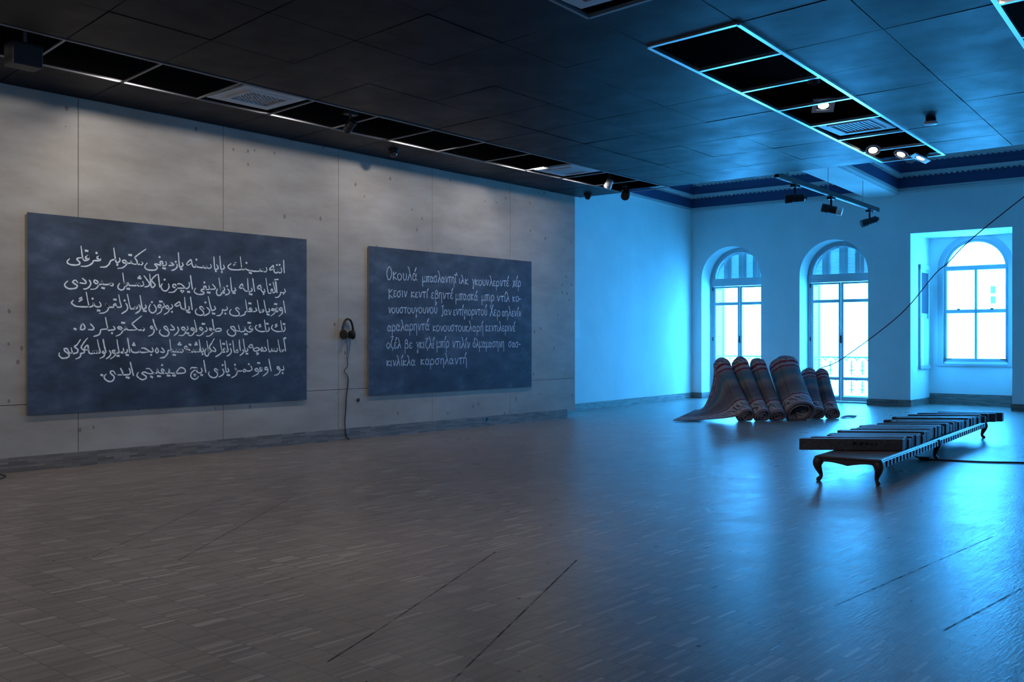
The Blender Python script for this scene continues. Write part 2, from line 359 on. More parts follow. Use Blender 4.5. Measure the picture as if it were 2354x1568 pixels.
ARABIC = [
  "3403,1943 3406,1857 3414,1772;3361,1838 3371,1790 3344,1766 3317,1779 3310,1811 3308,1777 3274,1762 3249,1777 3236,1823 3236,1862 3209,1846 3172,1807 3199,1798 3233,1819 3252,1812;3286,1872 3297,1873;3330,1877 3342,1877;3118,1828 3130,1793 3104,1767 3075,1778 3071,1806 3071,1778 3038,1773 3019,1803 3017,1775 2963,1768 2898,1768 2865,1778 2859,1810 2859,1774 2819,1780 2783,1797 2777,1817 2778,1785 2742,1779 2731,1810 2713,1946;2731,1806 2724,1782 2688,1772 2580,1770 2531,1791 2531,1818 2571,1847;2643,1867 2616,1846 2652,1856 2607,1828;2852,1746 2884,1736;2802,1873 2813,1870;2460,1822 2472,1787 2452,1771 2421,1773 2404,1934;2430,1734 2439,1728;2360,1819 2382,1782 2360,1764 2330,1768 2317,1920;2343,1739 2351,1733;2269,1818 2281,1788 2252,1767 2221,1775 2214,1799 2209,1771 2175,1770 2164,1796 2156,1772 2112,1771 2070,1780 2057,1801 2055,1775 2024,1773 2007,1798 1989,1861 1958,1840 1929,1805 1953,1791 1995,1820;2062,1871 2070,1866;1867,1816 1879,1787 1859,1767 1830,1769 1814,1939;1843,1737 1867,1732;1794,1793 1798,1764 1770,1729 1721,1711;1775,1825 1782,1820;1713,1810 1745,1790 1748,1779 1685,1770;1643,1817 1651,1781 1619,1764 1588,1774 1564,1805 1592,1816 1602,1789 1576,1769 1505,1780 1501,1765 1529,1741 1517,1715 1486,1702 1408,1701 1370,1724 1370,1750 1397,1784;1556,1870 1564,1865;1604,1734 1639,1729;1331,1787 1309,1771 1324,1758 1339,1777 1328,1788 1301,1764 1271,1762 1267,1794 1240,1835 1240,1846 1309,1901 1377,1950;1271,1762 1240,1760 1203,1768 1188,1800 1184,1772 1143,1768 1120,1795 1094,1800 1083,1783 1102,1766 1132,1768 1128,1746 1083,1708 1024,1698;1161,1868 1195,1867;1043,1822 1050,1795 1032,1772 1001,1775 973,1934;996,1805 951,1792 929,1773 915,1741 872,1706 811,1701;1013,1742 1021,1737;793,1827 768,1812 779,1795 803,1802 793,1827 811,1790 793,1775 729,1771 722,1753 687,1720 638,1700 582,1697;759,1866 769,1860;659,1827 631,1803 645,1786 664,1801 657,1825 671,1791 659,1777 606,1776 579,1929;631,1882 659,1880;599,1797 554,1791 530,1776 565,1740 554,1716 506,1706 445,1712 418,1738 445,1774",
  "3417,1547 3430,1511 3393,1493 3354,1500 3349,1471 3315,1434 3266,1426;3398,1486 3406,1479;3271,1639 3291,1498;3252,1666 3276,1671 3315,1677;3230,1633 3252,1549 3264,1505 3242,1492 3209,1495 3194,1524 3213,1539 3223,1515 3199,1490 3151,1492 3113,1680;3175,1602 3186,1598;3087,1534 3096,1498 3066,1493 3038,1520 3024,1583 2977,1550 3010,1531 3047,1548;3071,1471 3081,1465;2905,1669 2918,1583 2935,1496;2884,1538 2896,1507 2861,1492 2838,1500 2824,1662;2842,1499 2797,1495 2760,1529 2742,1587 2701,1546 2724,1529 2760,1548;2852,1460 2893,1453;2629,1531 2643,1500 2620,1488 2584,1490 2562,1664;2598,1466 2634,1460;2522,1511 2549,1481 2535,1450 2487,1432;2509,1552 2518,1547;2465,1532 2476,1498 2452,1481 2425,1488 2390,1648;2417,1545 2430,1453 2395,1421 2360,1439 2356,1474 2369,1505;2443,1462 2474,1459;2295,1563 2334,1527 2334,1507 2269,1497;2246,1542 2250,1500 2218,1493 2180,1505 2171,1531 2205,1530 2188,1498 2139,1490 2137,1469 2173,1455 2163,1432 2095,1426 2049,1443 2034,1469 2055,1504;2175,1584 2185,1580;2222,1457 2261,1453;1982,1662 1995,1572 2010,1490;1962,1575 1966,1526 1941,1497 1908,1498 1863,1540 1818,1550 1802,1541;1908,1495 1847,1495 1790,1496 1778,1533 1749,1539 1737,1516 1757,1499 1786,1507 1790,1482 1749,1443 1685,1437;1941,1454 1970,1451;1847,1462 1888,1459;1865,1449 1871,1444;1679,1543 1687,1499 1651,1454 1604,1459 1580,1502 1596,1540;1623,1594 1631,1590;1541,1654 1552,1581 1564,1494;1521,1649 1455,1580 1500,1524 1482,1497 1451,1498 1430,1648;1356,1626 1401,1571 1428,1532 1412,1502 1366,1490;1339,1557 1351,1514 1324,1499 1305,1505 1299,1534 1297,1501 1271,1504 1263,1532 1255,1503 1188,1500 1165,1503 1146,1534 1141,1501 1109,1497 1085,1644;1104,1539 1109,1486 1094,1450 1061,1441 1028,1461 1028,1493 1046,1519;1278,1595 1316,1592;1295,1615 1304,1611;1139,1459 1169,1458;951,1514 926,1499 955,1484 966,1504 948,1514 915,1502 872,1497 839,1502 827,1537 827,1502 793,1497 775,1531 743,1543 732,1525 754,1505 786,1503 782,1475 750,1443 694,1434;828,1457 857,1452;676,1540 694,1510 683,1471 645,1439 610,1435;596,1557 638,1521 627,1500 568,1504;541,1503 517,1532 486,1517 489,1500 534,1472 523,1444 479,1432 431,1433 394,1459 394,1486 424,1518",
  "3401,1384 3417,1294 3432,1221;3381,1277 3359,1289 3334,1268 3349,1248 3381,1261 3378,1212 3324,1170;3291,1287 3268,1266 3286,1246 3313,1259 3300,1287 3310,1239 3266,1234 3245,1266 3213,1269 3209,1249 3247,1245 3257,1217 3194,1169;3252,1336 3291,1335;3161,1272 3175,1240 3151,1227 3118,1232 3083,1382;3132,1194 3166,1187;3057,1257 3038,1240 3061,1221 3080,1241 3057,1257 3038,1224 3010,1224 2977,1378;2949,1274 2967,1239 2916,1222;2870,1276 2847,1256 2870,1244 2879,1272 2893,1229 2833,1224 2819,1231 2792,1380;2842,1335 2877,1332;2821,1225 2787,1215 2778,1183 2706,1158;2697,1252 2665,1271 2643,1251 2692,1205 2683,1166 2607,1164 2558,1186 2553,1221 2575,1245;2509,1278 2513,1244 2474,1231 2443,1238 2439,1199 2404,1164 2360,1159;2482,1191 2491,1185;2325,1281 2341,1247 2312,1231 2281,1234 2235,1401;2295,1187 2332,1183;2214,1263 2252,1229 2244,1187 2175,1155;2190,1328 2200,1323;2175,1239 2137,1272 2112,1256 2163,1208 2167,1178 2129,1158 2070,1172 2049,1206 2070,1240;1982,1388 1995,1302 2007,1227;1958,1267 1966,1234 1941,1218 1916,1225 1900,1381;1920,1231 1879,1232 1851,1253 1830,1321 1790,1300 1766,1281 1798,1267 1839,1290;1933,1199 1974,1191;1723,1283 1738,1258 1707,1231 1687,1242 1667,1271 1643,1259 1655,1233 1685,1234 1679,1194 1623,1159;1723,1197 1731,1191;1615,1298 1623,1262 1604,1243 1584,1254 1568,1279 1541,1267 1548,1245 1584,1248 1588,1217 1572,1187 1525,1161;1560,1319 1594,1317;1486,1276 1513,1237 1509,1201 1470,1174 1431,1195 1420,1238 1439,1279;1455,1310 1463,1306;1374,1270 1384,1241 1362,1226 1333,1231 1305,1383;1347,1200 1384,1194;1290,1271 1309,1235 1297,1196 1248,1164;1263,1249 1237,1239 1248,1220 1271,1234 1259,1251 1240,1223 1210,1222 1180,1230 1143,1391;1124,1284 1146,1242 1135,1199 1072,1158;1104,1319 1113,1314;1035,1380 1050,1303 1065,1240 1010,1237 995,1272 972,1260 984,1238 1010,1238 944,1231 911,1236 886,1263 875,1270 908,1232 897,1193 857,1164 800,1156;973,1324 1002,1322;800,1288 818,1254 800,1233 754,1235 732,1262 725,1279 722,1244 701,1233 673,1240 641,1397;674,1243 659,1229 589,1227 520,1232 482,1255 469,1271 489,1299;589,1337 558,1319 596,1313 554,1288;712,1328 720,1323;775,1190 803,1187",
  "3420,1029 3427,992 3407,967 3381,971 3354,1109;3383,969 3344,960 3266,965 3209,998 3209,1026 3223,1047;3291,1064 3262,1047 3300,1039 3262,1019;3393,1065 3424,1063;3161,1014 3166,981 3142,965 3116,971 3090,1117;3118,969 3075,958 3000,964 2949,999 2949,1023 2967,1043;3028,1056 3000,1040 3038,1032 3005,1016;3123,1066 3151,1064;2870,1033 2847,1006 2875,987 2898,1007 2879,1033 2905,983 2870,955 2824,955 2792,990 2778,1021 2780,970 2751,956 2710,960 2683,1040;2707,960 2647,969 2616,1016 2575,1019 2571,1000 2634,953 2634,914 2589,895 2535,914 2513,953 2531,980;2829,1075 2870,1072;2778,921 2819,922;2330,959 2360,990 2404,994 2425,979 2408,959 2343,956 2299,955 2282,989 2256,993 2261,970 2306,959 2299,932 2256,897 2209,891;2295,1112 2308,1035 2324,955;2205,1007 2222,973 2197,954 2171,958 2150,992 2120,1003 2112,984 2137,969 2169,965 2163,935 2120,900 2070,903;2146,1050 2184,1049;2036,1096 2057,1017 2070,957 2045,957 2028,990 1995,994 1995,971 2035,962 2028,930 1995,900 1953,902;1937,1016 1949,986 1929,967 1908,971 1900,997 1867,1004 1863,981 1888,967 1915,963 1908,929 1871,899 1822,901;1930,930 1958,926;1802,1007 1818,973 1802,936 1757,899;1713,1032 1757,988 1749,969 1701,972;1675,972 1655,1009 1623,1008 1627,986 1675,954 1687,921 1659,891 1604,895 1564,924 1560,953 1572,968;1474,1098 1494,1032 1525,967;1478,981 1462,1010 1443,1006 1447,985 1480,978 1486,945 1462,909 1416,890;1351,989 1331,978 1343,955 1358,969 1347,989 1316,965 1278,965 1248,990 1206,1032 1206,1043 1271,1094 1324,1135;1278,964 1203,963 1150,964 1128,985 1120,1003 1119,971 1091,963 1061,995 1028,998 1028,981 1054,970 1087,963 1076,935 1046,906 1002,889;1072,1050 1109,1047;969,1005 988,977 966,962 937,962 904,965 872,1108;904,972 821,965 811,940 793,905 732,884;948,926 956,921;690,1029 729,988 722,964 666,963;589,1033 579,997 575,966 603,963 627,983 610,1021 585,1033;499,973 520,964",
  "3407,849 3420,779 3434,690;3403,861 3437,873;3388,716 3361,706 3378,686 3401,702 3383,714 3359,690 3342,694 3310,845;3295,731 3300,699 3271,687 3252,699 3245,731 3242,695 3218,695 3204,728 3199,695 3163,693 3137,849;3094,748 3123,704 3075,691;3052,750 3033,713 3047,691 3066,712 3055,749;2926,725 2972,741 3014,717 2963,695 2921,706 2893,781 2842,757 2870,740 2905,757;2967,669 2995,661;2975,652 2981,647;2819,734 2829,706 2810,695 2787,701 2756,856;2801,663 2829,659;2751,715 2762,679 2706,637;2697,844 2701,774 2715,703;2674,717 2647,700 2665,676 2677,699 2656,692 2620,692 2598,836;2562,735 2578,696 2558,658 2509,631;2553,788 2562,783;2500,832 2513,767 2527,697 2487,697 2474,734 2456,711 2481,705 2487,730 2490,695 2439,694 2408,844;2447,795 2475,791;2434,699 2417,667 2343,625;2308,752 2343,714 2334,694 2291,706;2321,859 2282,798 2252,752 2282,706 2274,691 2241,695 2214,829;2235,745 2246,691 2239,653 2214,635 2188,661 2188,699 2205,730;2158,738 2167,703 2150,692 2131,698 2104,844;2150,664 2159,659;2108,730 2112,696 2078,693 2070,723 2066,693 2036,695 2028,723 2020,693 1988,694 1962,722 1945,707 1962,690 1985,697 1945,701 1925,767 1896,745 1916,730 1944,745;2045,783 2078,787;2057,810 2066,806;1962,787 1987,780;1867,728 1883,702 1855,687 1834,695 1829,725 1822,691 1794,695 1786,725 1780,695 1741,699 1729,729 1725,699 1716,699 1697,847;1810,788 1851,784;1826,809 1834,804;1741,659 1774,655;1711,711 1675,711 1667,674 1627,630 1568,620;1588,748 1623,704 1612,689 1572,697;1525,747 1505,712 1525,683 1545,705 1529,743;1462,749 1474,709 1455,694 1424,707 1362,742 1324,742;1424,698 1354,690 1309,696 1293,728 1292,699 1240,689 1199,704 1191,736;1210,782 1240,779;1221,806 1229,801;1444,662 1453,657;1146,864 1158,793 1173,693;1139,729 1143,701 1120,690 1100,694 1091,744;1098,692 1065,693;1128,665 1154,659;1013,846 1024,772 1038,694 1017,688 1006,702 1002,729 1001,688 980,716 958,715 966,688 995,681 980,649 933,618;1013,654 1039,652;919,717 937,681 919,646 882,620;843,850 857,773 879,696;850,710 834,702 843,686 863,692 861,675 850,647 807,627;775,843 789,773 808,700 786,690 777,718 775,690 757,690 754,718 750,690 732,690 725,714 722,687 687,684 669,711 659,782 620,746 638,724 674,739;655,863 610,808 582,753 617,719 610,691 575,685 575,657 551,634 520,624;572,846 534,788 503,764 541,733 537,699 506,689 482,689 465,751;482,689 445,696 418,741 387,741 394,714 438,679 435,649 397,634 357,636 327,667 330,694",
  "3398,482 3407,441 3388,429 3349,436 3329,467 3305,478 3295,460 3320,439 3347,432 3339,406 3305,370 3252,363;3380,391 3391,385;3161,583 3180,498 3199,421;3147,447 3123,475 3099,464 3104,440 3142,443 3137,403 3071,356;3038,475 3014,468 3024,445 3052,457 3038,475 3049,429 3000,426 2977,458 2940,451 2953,427 2995,422 2981,387 2902,353;2983,535 3014,532;2875,496 2893,456 2870,433 2815,430 2778,453 2751,432 2778,419 2801,431;2751,432 2688,433 2643,450 2632,477 2665,430 2643,376 2580,346;2839,524 2850,517;2626,520 2637,513;2522,472 2540,437 2518,426 2498,434 2478,570;2513,387 2553,380;2447,466 2465,427 2447,389 2390,363;2440,519 2451,513;2377,448 2343,472 2325,453 2369,414 2364,375 2325,354 2265,371 2239,409 2252,432;2171,582 2184,510 2201,426;2133,484 2146,450 2129,424 2091,427 2053,467 2083,480;1982,472 1995,491 2028,492 2083,481 2028,452 1991,416 1991,371 2036,343 2078,357 2095,379;2032,403 2057,399;2042,390 2048,386;2129,397 2153,393;1766,410 1790,443 1839,494 1888,485 1912,451 1888,426 1782,425 1733,428 1693,432;1699,434 1687,482 1679,431 1643,432 1619,466 1596,483 1584,466 1604,444 1634,447 1612,429 1560,434 1541,453 1531,482 1525,439 1501,434 1470,444 1431,488 1385,493;1501,432 1424,430 1362,450 1328,436 1385,395 1370,367 1324,361 1271,398 1267,427 1282,448;1589,534 1599,529;1663,401 1699,397;1533,397 1572,393;1443,397 1466,382;1735,399 1772,395;1180,575 1199,493 1221,410;1165,501 1180,458 1165,426 1080,425 1024,426;1057,503 1083,453 1080,425;995,434 966,473 933,467 937,443 977,406 969,368 933,348 886,363 857,396 861,420 880,437;1128,395 1165,385;818,433 836,424"]
GREEK = [
  "377,1972 341,1928 328,1853 350,1780 382,1771 418,1825 423,1900 400,1952 377,1972;461,1892 461,1775;525,1889 463,1834 530,1778;590,1877 557,1855 548,1818 567,1778 594,1774 627,1806 627,1847 590,1877;660,1880 673,1875 673,1808 697,1776 725,1794 734,1844 729,1883;762,1982 781,1977 800,1920 842,1783;809,1886 762,1780;954,1894 930,1818 906,1783 873,1805 873,1862 901,1897 925,1864 939,1807 963,1785;913,1926 942,1984;1085,1858 1082,1768 1084,1696;1084,1786 1105,1768 1129,1796 1131,1859;1131,1823 1134,1778 1146,1769;1161,1854 1235,1860;1179,1854 1175,1770;1214,1857 1211,1789 1224,1771;1313,1863 1296,1803 1278,1775 1253,1793 1253,1838 1274,1866 1292,1839 1303,1794 1320,1776;1406,1877 1367,1876 1338,1844 1338,1799 1363,1774 1388,1800 1388,1846 1367,1876;1426,1955 1441,1950 1455,1900 1487,1780;1462,1870 1426,1778;1572,1864 1554,1806 1536,1779 1510,1796 1510,1840 1532,1867 1550,1841 1561,1797 1579,1780;1595,1875 1605,1866 1620,1782 1653,1876;1663,1872 1722,1879;1693,1875 1691,1797 1700,1783;1741,1878 1747,1860 1744,1783;1746,1850 1769,1879 1791,1861 1793,1794 1796,1712;1830,1881 1828,1797 1841,1788;1832,1904 1854,1951;1802,1912 1806,1917;1869,1914 1873,1919;1926,1863 1924,1792 1939,1784;1962,1918 1979,1913 1997,1874 2035,1779;2005,1850 1962,1783;2066,1862 2066,1776;2126,1854 2067,1819 2131,1772;2229,1865 2244,1856 2261,1772 2260,1706 2248,1716 2264,1782 2292,1867;2312,1862 2312,1773;2369,1858 2314,1817 2373,1773;2430,1863 2402,1844 2393,1812 2410,1776 2434,1772 2463,1800 2463,1836 2430,1863;2487,1866 2499,1861 2499,1802 2520,1772 2545,1788 2553,1833 2549,1867;2577,1871 2590,1862 2606,1777 2644,1873;2666,1941 2683,1937 2700,1890 2738,1777;2708,1862 2666,1776;2812,1851 2786,1864 2763,1846 2770,1823 2791,1821 2761,1810 2759,1785 2786,1775 2816,1793;2840,1705 2840,1829 2870,1864 2904,1839 2900,1794 2866,1776 2842,1802;2935,1879 2948,1869 2965,1778 3004,1880;3021,1874 3090,1880;3055,1877 3054,1797 3064,1782;3164,1872 3138,1886 3113,1866 3120,1841 3142,1838 3112,1826 3110,1798 3138,1786 3168,1807;3135,1911 3162,1962;3274,1890 3292,1870 3328,1788;3328,1893 3274,1775;3400,1883 3378,1898 3357,1875 3363,1849 3381,1847 3356,1833 3355,1803 3378,1791 3403,1814;3376,1924 3398,1978;3423,1710 3423,1851 3449,1893 3478,1864 3475,1813 3445,1792 3425,1821",
  "373,1623 375,1478;437,1622 375,1550 445,1492;519,1596 495,1609 473,1588 479,1564 499,1562 471,1549 469,1521 495,1510 523,1532;621,1606 576,1603 544,1572 544,1530 572,1508 601,1534 601,1576 576,1603;650,1613 649,1528 663,1519;682,1606 695,1598 711,1518 748,1610;843,1605 843,1518;900,1602 844,1562 904,1519;977,1586 952,1597 929,1580 936,1561 956,1559 927,1548 926,1526 952,1517 981,1534;1000,1609 1013,1600 1029,1521 1067,1611;1084,1604 1150,1610;1117,1606 1115,1534 1125,1521;1181,1604 1180,1531 1194,1523;1184,1624 1209,1665;1333,1594 1308,1608 1285,1588 1291,1563 1312,1561 1283,1549 1281,1521 1308,1510 1337,1530;1364,1439 1366,1612 1389,1647 1414,1626 1406,1600 1381,1590 1419,1578 1419,1531 1389,1517 1366,1534;1447,1614 1453,1595 1451,1517;1452,1585 1479,1615 1504,1596 1507,1528 1510,1445;1537,1611 1550,1602 1567,1515 1606,1613;1621,1604 1690,1610;1655,1606 1653,1535 1664,1522;1769,1606 1743,1620 1719,1600 1726,1576 1747,1574 1717,1562 1715,1535 1743,1524 1773,1544;1741,1644 1767,1693;1841,1599 1838,1508 1839,1435;1839,1526 1862,1508 1888,1536 1890,1600;1890,1563 1893,1518 1907,1509;1920,1604 2000,1611;1939,1605 1935,1507;1977,1607 1975,1528 1989,1508;2086,1610 2066,1543 2047,1512 2020,1532 2020,1583 2043,1614 2063,1584 2074,1533 2093,1512;2193,1603 2151,1603 2120,1574 2120,1532 2147,1509 2174,1533 2174,1575 2151,1603;2211,1619 2211,1514;2265,1615 2212,1566 2269,1514;2361,1604 2341,1541 2321,1512 2294,1531 2294,1579 2317,1608 2337,1579 2349,1532 2369,1513;2327,1632 2351,1680;2474,1604 2471,1514 2473,1442;2473,1532 2497,1515 2525,1543 2528,1606;2528,1570 2531,1525 2545,1516;2556,1613 2641,1621;2576,1614 2572,1517;2617,1617 2614,1539 2629,1519;2669,1611 2667,1525 2681,1516;2710,1434 2710,1577 2738,1619 2771,1589 2767,1538 2734,1516 2711,1546;2855,1604 2869,1596 2889,1519 2932,1605;2952,1603 3030,1608;2991,1605 2989,1532 3001,1519;3062,1615 3060,1529 3076,1520;3064,1639 3093,1688;3097,1681 3116,1676 3136,1629 3180,1516;3146,1601 3097,1515;3276,1609 3276,1522;3332,1607 3277,1565 3336,1525;3395,1625 3367,1604 3359,1570 3375,1532 3399,1528 3427,1558 3427,1597 3395,1625;3448,1573 3481,1575",
  "362,1341 373,1333 387,1258 419,1343;463,1344 438,1327 431,1297 445,1264 466,1260 492,1286 492,1320 463,1344;516,1347 527,1342 527,1288 545,1261 566,1275 573,1316 570,1348;669,1354 629,1353 600,1326 600,1286 625,1264 650,1287 650,1327 629,1353;682,1345 740,1351;711,1348 710,1276 718,1263;792,1352 766,1334 758,1303 773,1268 795,1264 821,1291 821,1326 792,1352;842,1348 853,1344 853,1293 872,1268 894,1281 902,1319 898,1349;919,1356 933,1348 949,1269 948,1208 936,1217 951,1278 978,1358;1033,1368 1006,1348 999,1315 1014,1278 1037,1274 1063,1302 1063,1340 1033,1368;1088,1354 1100,1350 1100,1298 1119,1272 1142,1286 1149,1325 1145,1355;1169,1368 1181,1359 1196,1274 1231,1369;1281,1373 1254,1353 1246,1318 1262,1279 1285,1274 1312,1304 1312,1344 1281,1373;1339,1372 1350,1368 1350,1307 1370,1277 1393,1293 1401,1339 1397,1374;1370,1404 1393,1455;1515,1392 1551,1403;1535,1397 1535,1260 1515,1231 1503,1250;1640,1337 1620,1281 1600,1255 1571,1272 1571,1314 1596,1341 1616,1315 1628,1273 1648,1256;1666,1341 1678,1332 1694,1253 1731,1342;1828,1329 1807,1342 1788,1323 1793,1301 1811,1299 1786,1287 1785,1262 1807,1252 1832,1270;1849,1352 1860,1343 1874,1260 1905,1354;1916,1347 1973,1353;1945,1349 1943,1273 1952,1259;1997,1355 1995,1266 2007,1257;1999,1380 2020,1430;2021,1359 2033,1349 2049,1263 2048,1195 2037,1205 2051,1273 2076,1360;2102,1356 2100,1272 2113,1263;2167,1354 2142,1335 2135,1301 2149,1264 2171,1260 2196,1289 2196,1326 2167,1354;2224,1194 2224,1321 2249,1358 2278,1331 2274,1286 2245,1267 2225,1294;2299,1361 2309,1352 2324,1269 2357,1362;2369,1358 2428,1364;2398,1360 2397,1283 2406,1269;2482,1365 2456,1345 2449,1311 2464,1273 2486,1269 2512,1298 2512,1336 2482,1365;2534,1365 2546,1361 2546,1299 2564,1269 2587,1285 2594,1331 2590,1367;2564,1397 2587,1449;2677,1442 2698,1399 2762,1261;2754,1448 2677,1260;2836,1353 2810,1369 2785,1347 2792,1321 2814,1318 2784,1304 2782,1275 2810,1262 2840,1283;2866,1183 2866,1316 2897,1355 2932,1327 2927,1279 2892,1260 2868,1288;3056,1349 3037,1289 3019,1262 2993,1280 2993,1325 3015,1353 3033,1326 3045,1280 3063,1262;3079,1354 3084,1335 3082,1261;3083,1326 3106,1354 3129,1336 3131,1271 3134,1192;3160,1433 3175,1428 3190,1381 3224,1266;3197,1352 3160,1266;3297,1342 3274,1356 3253,1337 3259,1314 3278,1311 3252,1299 3250,1273 3274,1262 3301,1281;3316,1359 3328,1350 3343,1267 3377,1360;3402,1360 3401,1278 3414,1268;3404,1383 3427,1429;3435,1354 3447,1345 3462,1267 3497,1354",
  "412,1065 393,1007 374,981 347,998 347,1042 370,1068 389,1043 400,999 419,982;438,911 438,1036 465,1073 496,1047 492,1002 461,983 440,1010;594,1083 575,1018 555,988 528,1007 528,1057 551,1087 571,1058 582,1009 602,989;620,1154 635,1150 651,1104 686,993;659,1077 620,992;781,1085 761,1022 741,992 714,1011 714,1059 737,1089 757,1060 769,1012 789,993;808,917 808,1056 836,1097 868,1068 864,1018 832,997 810,1026;896,1099 901,1078 899,995;901,1068 926,1099 950,1079 952,1007 955,919;980,1095 992,1086 1008,996 1045,1097;1059,1093 1125,1100;1092,1096 1090,1016 1100,1001;1222,1102 1202,1033 1181,1002 1152,1022 1152,1074 1177,1105 1197,1075 1210,1023 1231,1003;1187,1132 1212,1184;1319,1075 1319,991;1370,1071 1320,1033 1374,991;1425,1088 1400,1069 1392,1034 1407,995 1429,990 1455,1020 1455,1059 1425,1088;1482,1073 1493,1064 1508,988 1542,1073;1588,1084 1561,1065 1554,1031 1569,993 1591,989 1618,1017 1618,1056 1588,1084;1645,1078 1657,1074 1657,1019 1676,991 1698,1005 1706,1047 1702,1079;1800,1091 1758,1091 1728,1060 1728,1015 1754,990 1781,1016 1781,1061 1758,1091;1819,1076 1881,1081;1850,1078 1848,1005 1858,992;1934,1086 1907,1067 1899,1034 1915,996 1938,991 1965,1020 1965,1058 1934,1086;1986,1077 1998,1073 1998,1018 2018,990 2041,1004 2049,1045 2045,1077;2076,1085 2076,988;2131,1080 2078,1036 2135,988;2152,1161 2168,1156 2184,1108 2220,993;2192,1079 2152,993;2318,1078 2298,1018 2278,990 2250,1009 2250,1055 2274,1082 2294,1055 2306,1009 2326,991;2349,919 2349,1045 2377,1081 2410,1055 2405,1009 2373,991 2350,1018;2440,1090 2445,1070 2443,989;2445,1060 2470,1090 2494,1070 2497,999 2500,912;2470,1116 2494,1167;2573,1095 2573,995;2625,1090 2574,1045 2628,995;2695,1076 2673,1090 2652,1071 2658,1049 2676,1046 2650,1035 2649,1009 2673,998 2699,1017;2719,1092 2730,1082 2745,999 2779,1092;2788,1085 2848,1091;2818,1087 2817,1011 2826,997;2875,1088 2873,1007 2886,999;2909,1168 2924,1163 2939,1115 2974,999;2947,1086 2909,999;3047,1081 3024,1094 3002,1075 3009,1052 3028,1050 3001,1038 2999,1012 3024,1001 3051,1020;3071,928 3071,1058 3098,1095 3129,1068 3125,1021 3094,1003 3073,1030;3165,1106 3163,1014 3176,1004;3197,1096 3209,1087 3225,999 3260,1097;3331,1081 3307,1095 3285,1076 3291,1053 3311,1050 3283,1039 3282,1013 3307,1002 3335,1021;3305,1118 3329,1165",
  "358,807 333,789 326,758 340,722 362,717 387,744 387,780 358,807;409,887 460,897 424,831 413,771 427,731 453,721 446,681;529,799 507,813 486,794 492,769 510,767 485,755 483,728 507,716 532,735;505,838 527,886;551,872 565,868 580,824 614,719;588,798 551,719;704,636 706,815 731,851 758,828 749,801 722,792 762,779 762,729 731,716 706,734;855,791 828,804 803,787 810,765 832,762 801,752 799,728 828,717 859,735;948,810 962,801 978,714 977,647 965,657 981,724 1007,810;1027,816 1027,718;1081,811 1029,767 1084,718;1108,819 1107,726 1120,715;1146,862 1200,871 1161,812 1150,759 1165,723 1192,714 1185,678;1221,893 1237,888 1252,838 1288,716;1260,807 1221,717;1315,813 1313,722 1327,712;1317,839 1340,890;1404,825 1401,727 1403,649;1403,747 1424,727 1450,756 1452,825;1452,786 1455,737 1468,727;1481,819 1558,824;1499,819 1495,727;1536,821 1533,746 1547,727;1582,826 1581,732 1593,721;1584,852 1606,905;1618,643 1618,788 1644,830 1673,799 1670,747 1640,726 1619,757;1761,827 1773,816 1790,722 1826,826;1843,817 1908,821;1876,819 1874,738 1884,723;1936,823 1935,727 1949,716;1973,890 1990,885 2006,836 2043,717;2014,806 1973,719;2072,812 2070,726 2084,716;2074,836 2099,883;2108,812 2121,802 2138,713 2175,811;2279,813 2256,796 2249,766 2262,731 2283,726 2306,752 2306,787 2279,813;2279,835 2300,878;2328,869 2342,865 2356,823 2386,721;2362,797 2328,721;2411,824 2409,726 2410,648;2410,746 2431,726 2455,755 2457,824;2457,785 2460,736 2472,726;2551,815 2533,752 2516,722 2492,742 2492,791 2512,820 2530,791 2540,742 2557,722;2579,818 2576,723 2577,647;2577,742 2598,723 2623,751 2625,818;2625,780 2627,732 2640,723;2717,807 2699,751 2682,725 2657,742 2657,786 2678,812 2696,786 2706,742 2724,724;2814,819 2775,819 2746,791 2746,748 2771,725 2796,748 2796,791 2775,819;2831,823 2836,803 2834,723;2836,793 2858,823 2879,803 2881,733 2884,648;2908,817 2919,807 2933,717 2966,817;2981,822 2986,802 2984,722;2985,792 3008,822 3029,802 3032,732 3035,646;3235,818 3194,818 3164,790 3164,747 3190,724 3216,747 3216,790 3194,818;3320,802 3301,747 3282,721 3256,738 3256,781 3279,806 3298,781 3309,738 3328,721;3421,809 3379,809 3349,782 3349,742 3376,720 3402,742 3402,782 3379,809;3442,772 3473,772",
  "331,532 331,453;386,528 333,492 390,453;415,531 414,456 427,447;451,531 463,523 479,450 515,531;529,606 545,601 561,556 597,448;569,529 529,449;632,542 631,460 645,450;634,564 659,610;670,531 670,447;727,526 672,489 731,447;749,602 766,598 782,554 819,449;790,528 749,449;915,531 894,472 873,445 845,463 845,509 869,536 890,509 902,463 923,444;1052,542 1052,455;1116,538 1054,499 1121,455;1231,544 1208,480 1185,451 1152,470 1152,519 1180,549 1203,519 1217,470 1240,451;1259,379 1259,505 1292,542 1329,515 1325,469 1287,451 1261,478;1460,548 1408,547 1370,519 1370,477 1403,453 1437,477 1437,519 1408,547;1485,544 1492,527 1489,456;1491,518 1521,545 1549,527 1552,465 1556,389;1585,624 1604,620 1623,571 1667,454;1633,542 1585,454;1780,543 1755,483 1731,455 1697,474 1697,520 1726,548 1750,520 1765,474 1789,456;1817,543 1831,534 1851,453 1896,544;1913,546 1993,552;1953,548 1951,465 1963,450;2017,558 2024,538 2021,456;2023,528 2055,558 2085,538 2088,466 2092,379;2055,584 2085,636"]

# ================================================================== SETTING
YB, XR = -7.0, 12.75
def quad_floor():
    b = MB(); b.box((-2.2, YB - .2, -.15), (XR + .3, 19.6, 0)); return b
floor = struct(quad_floor().build('floor', FLOOR))

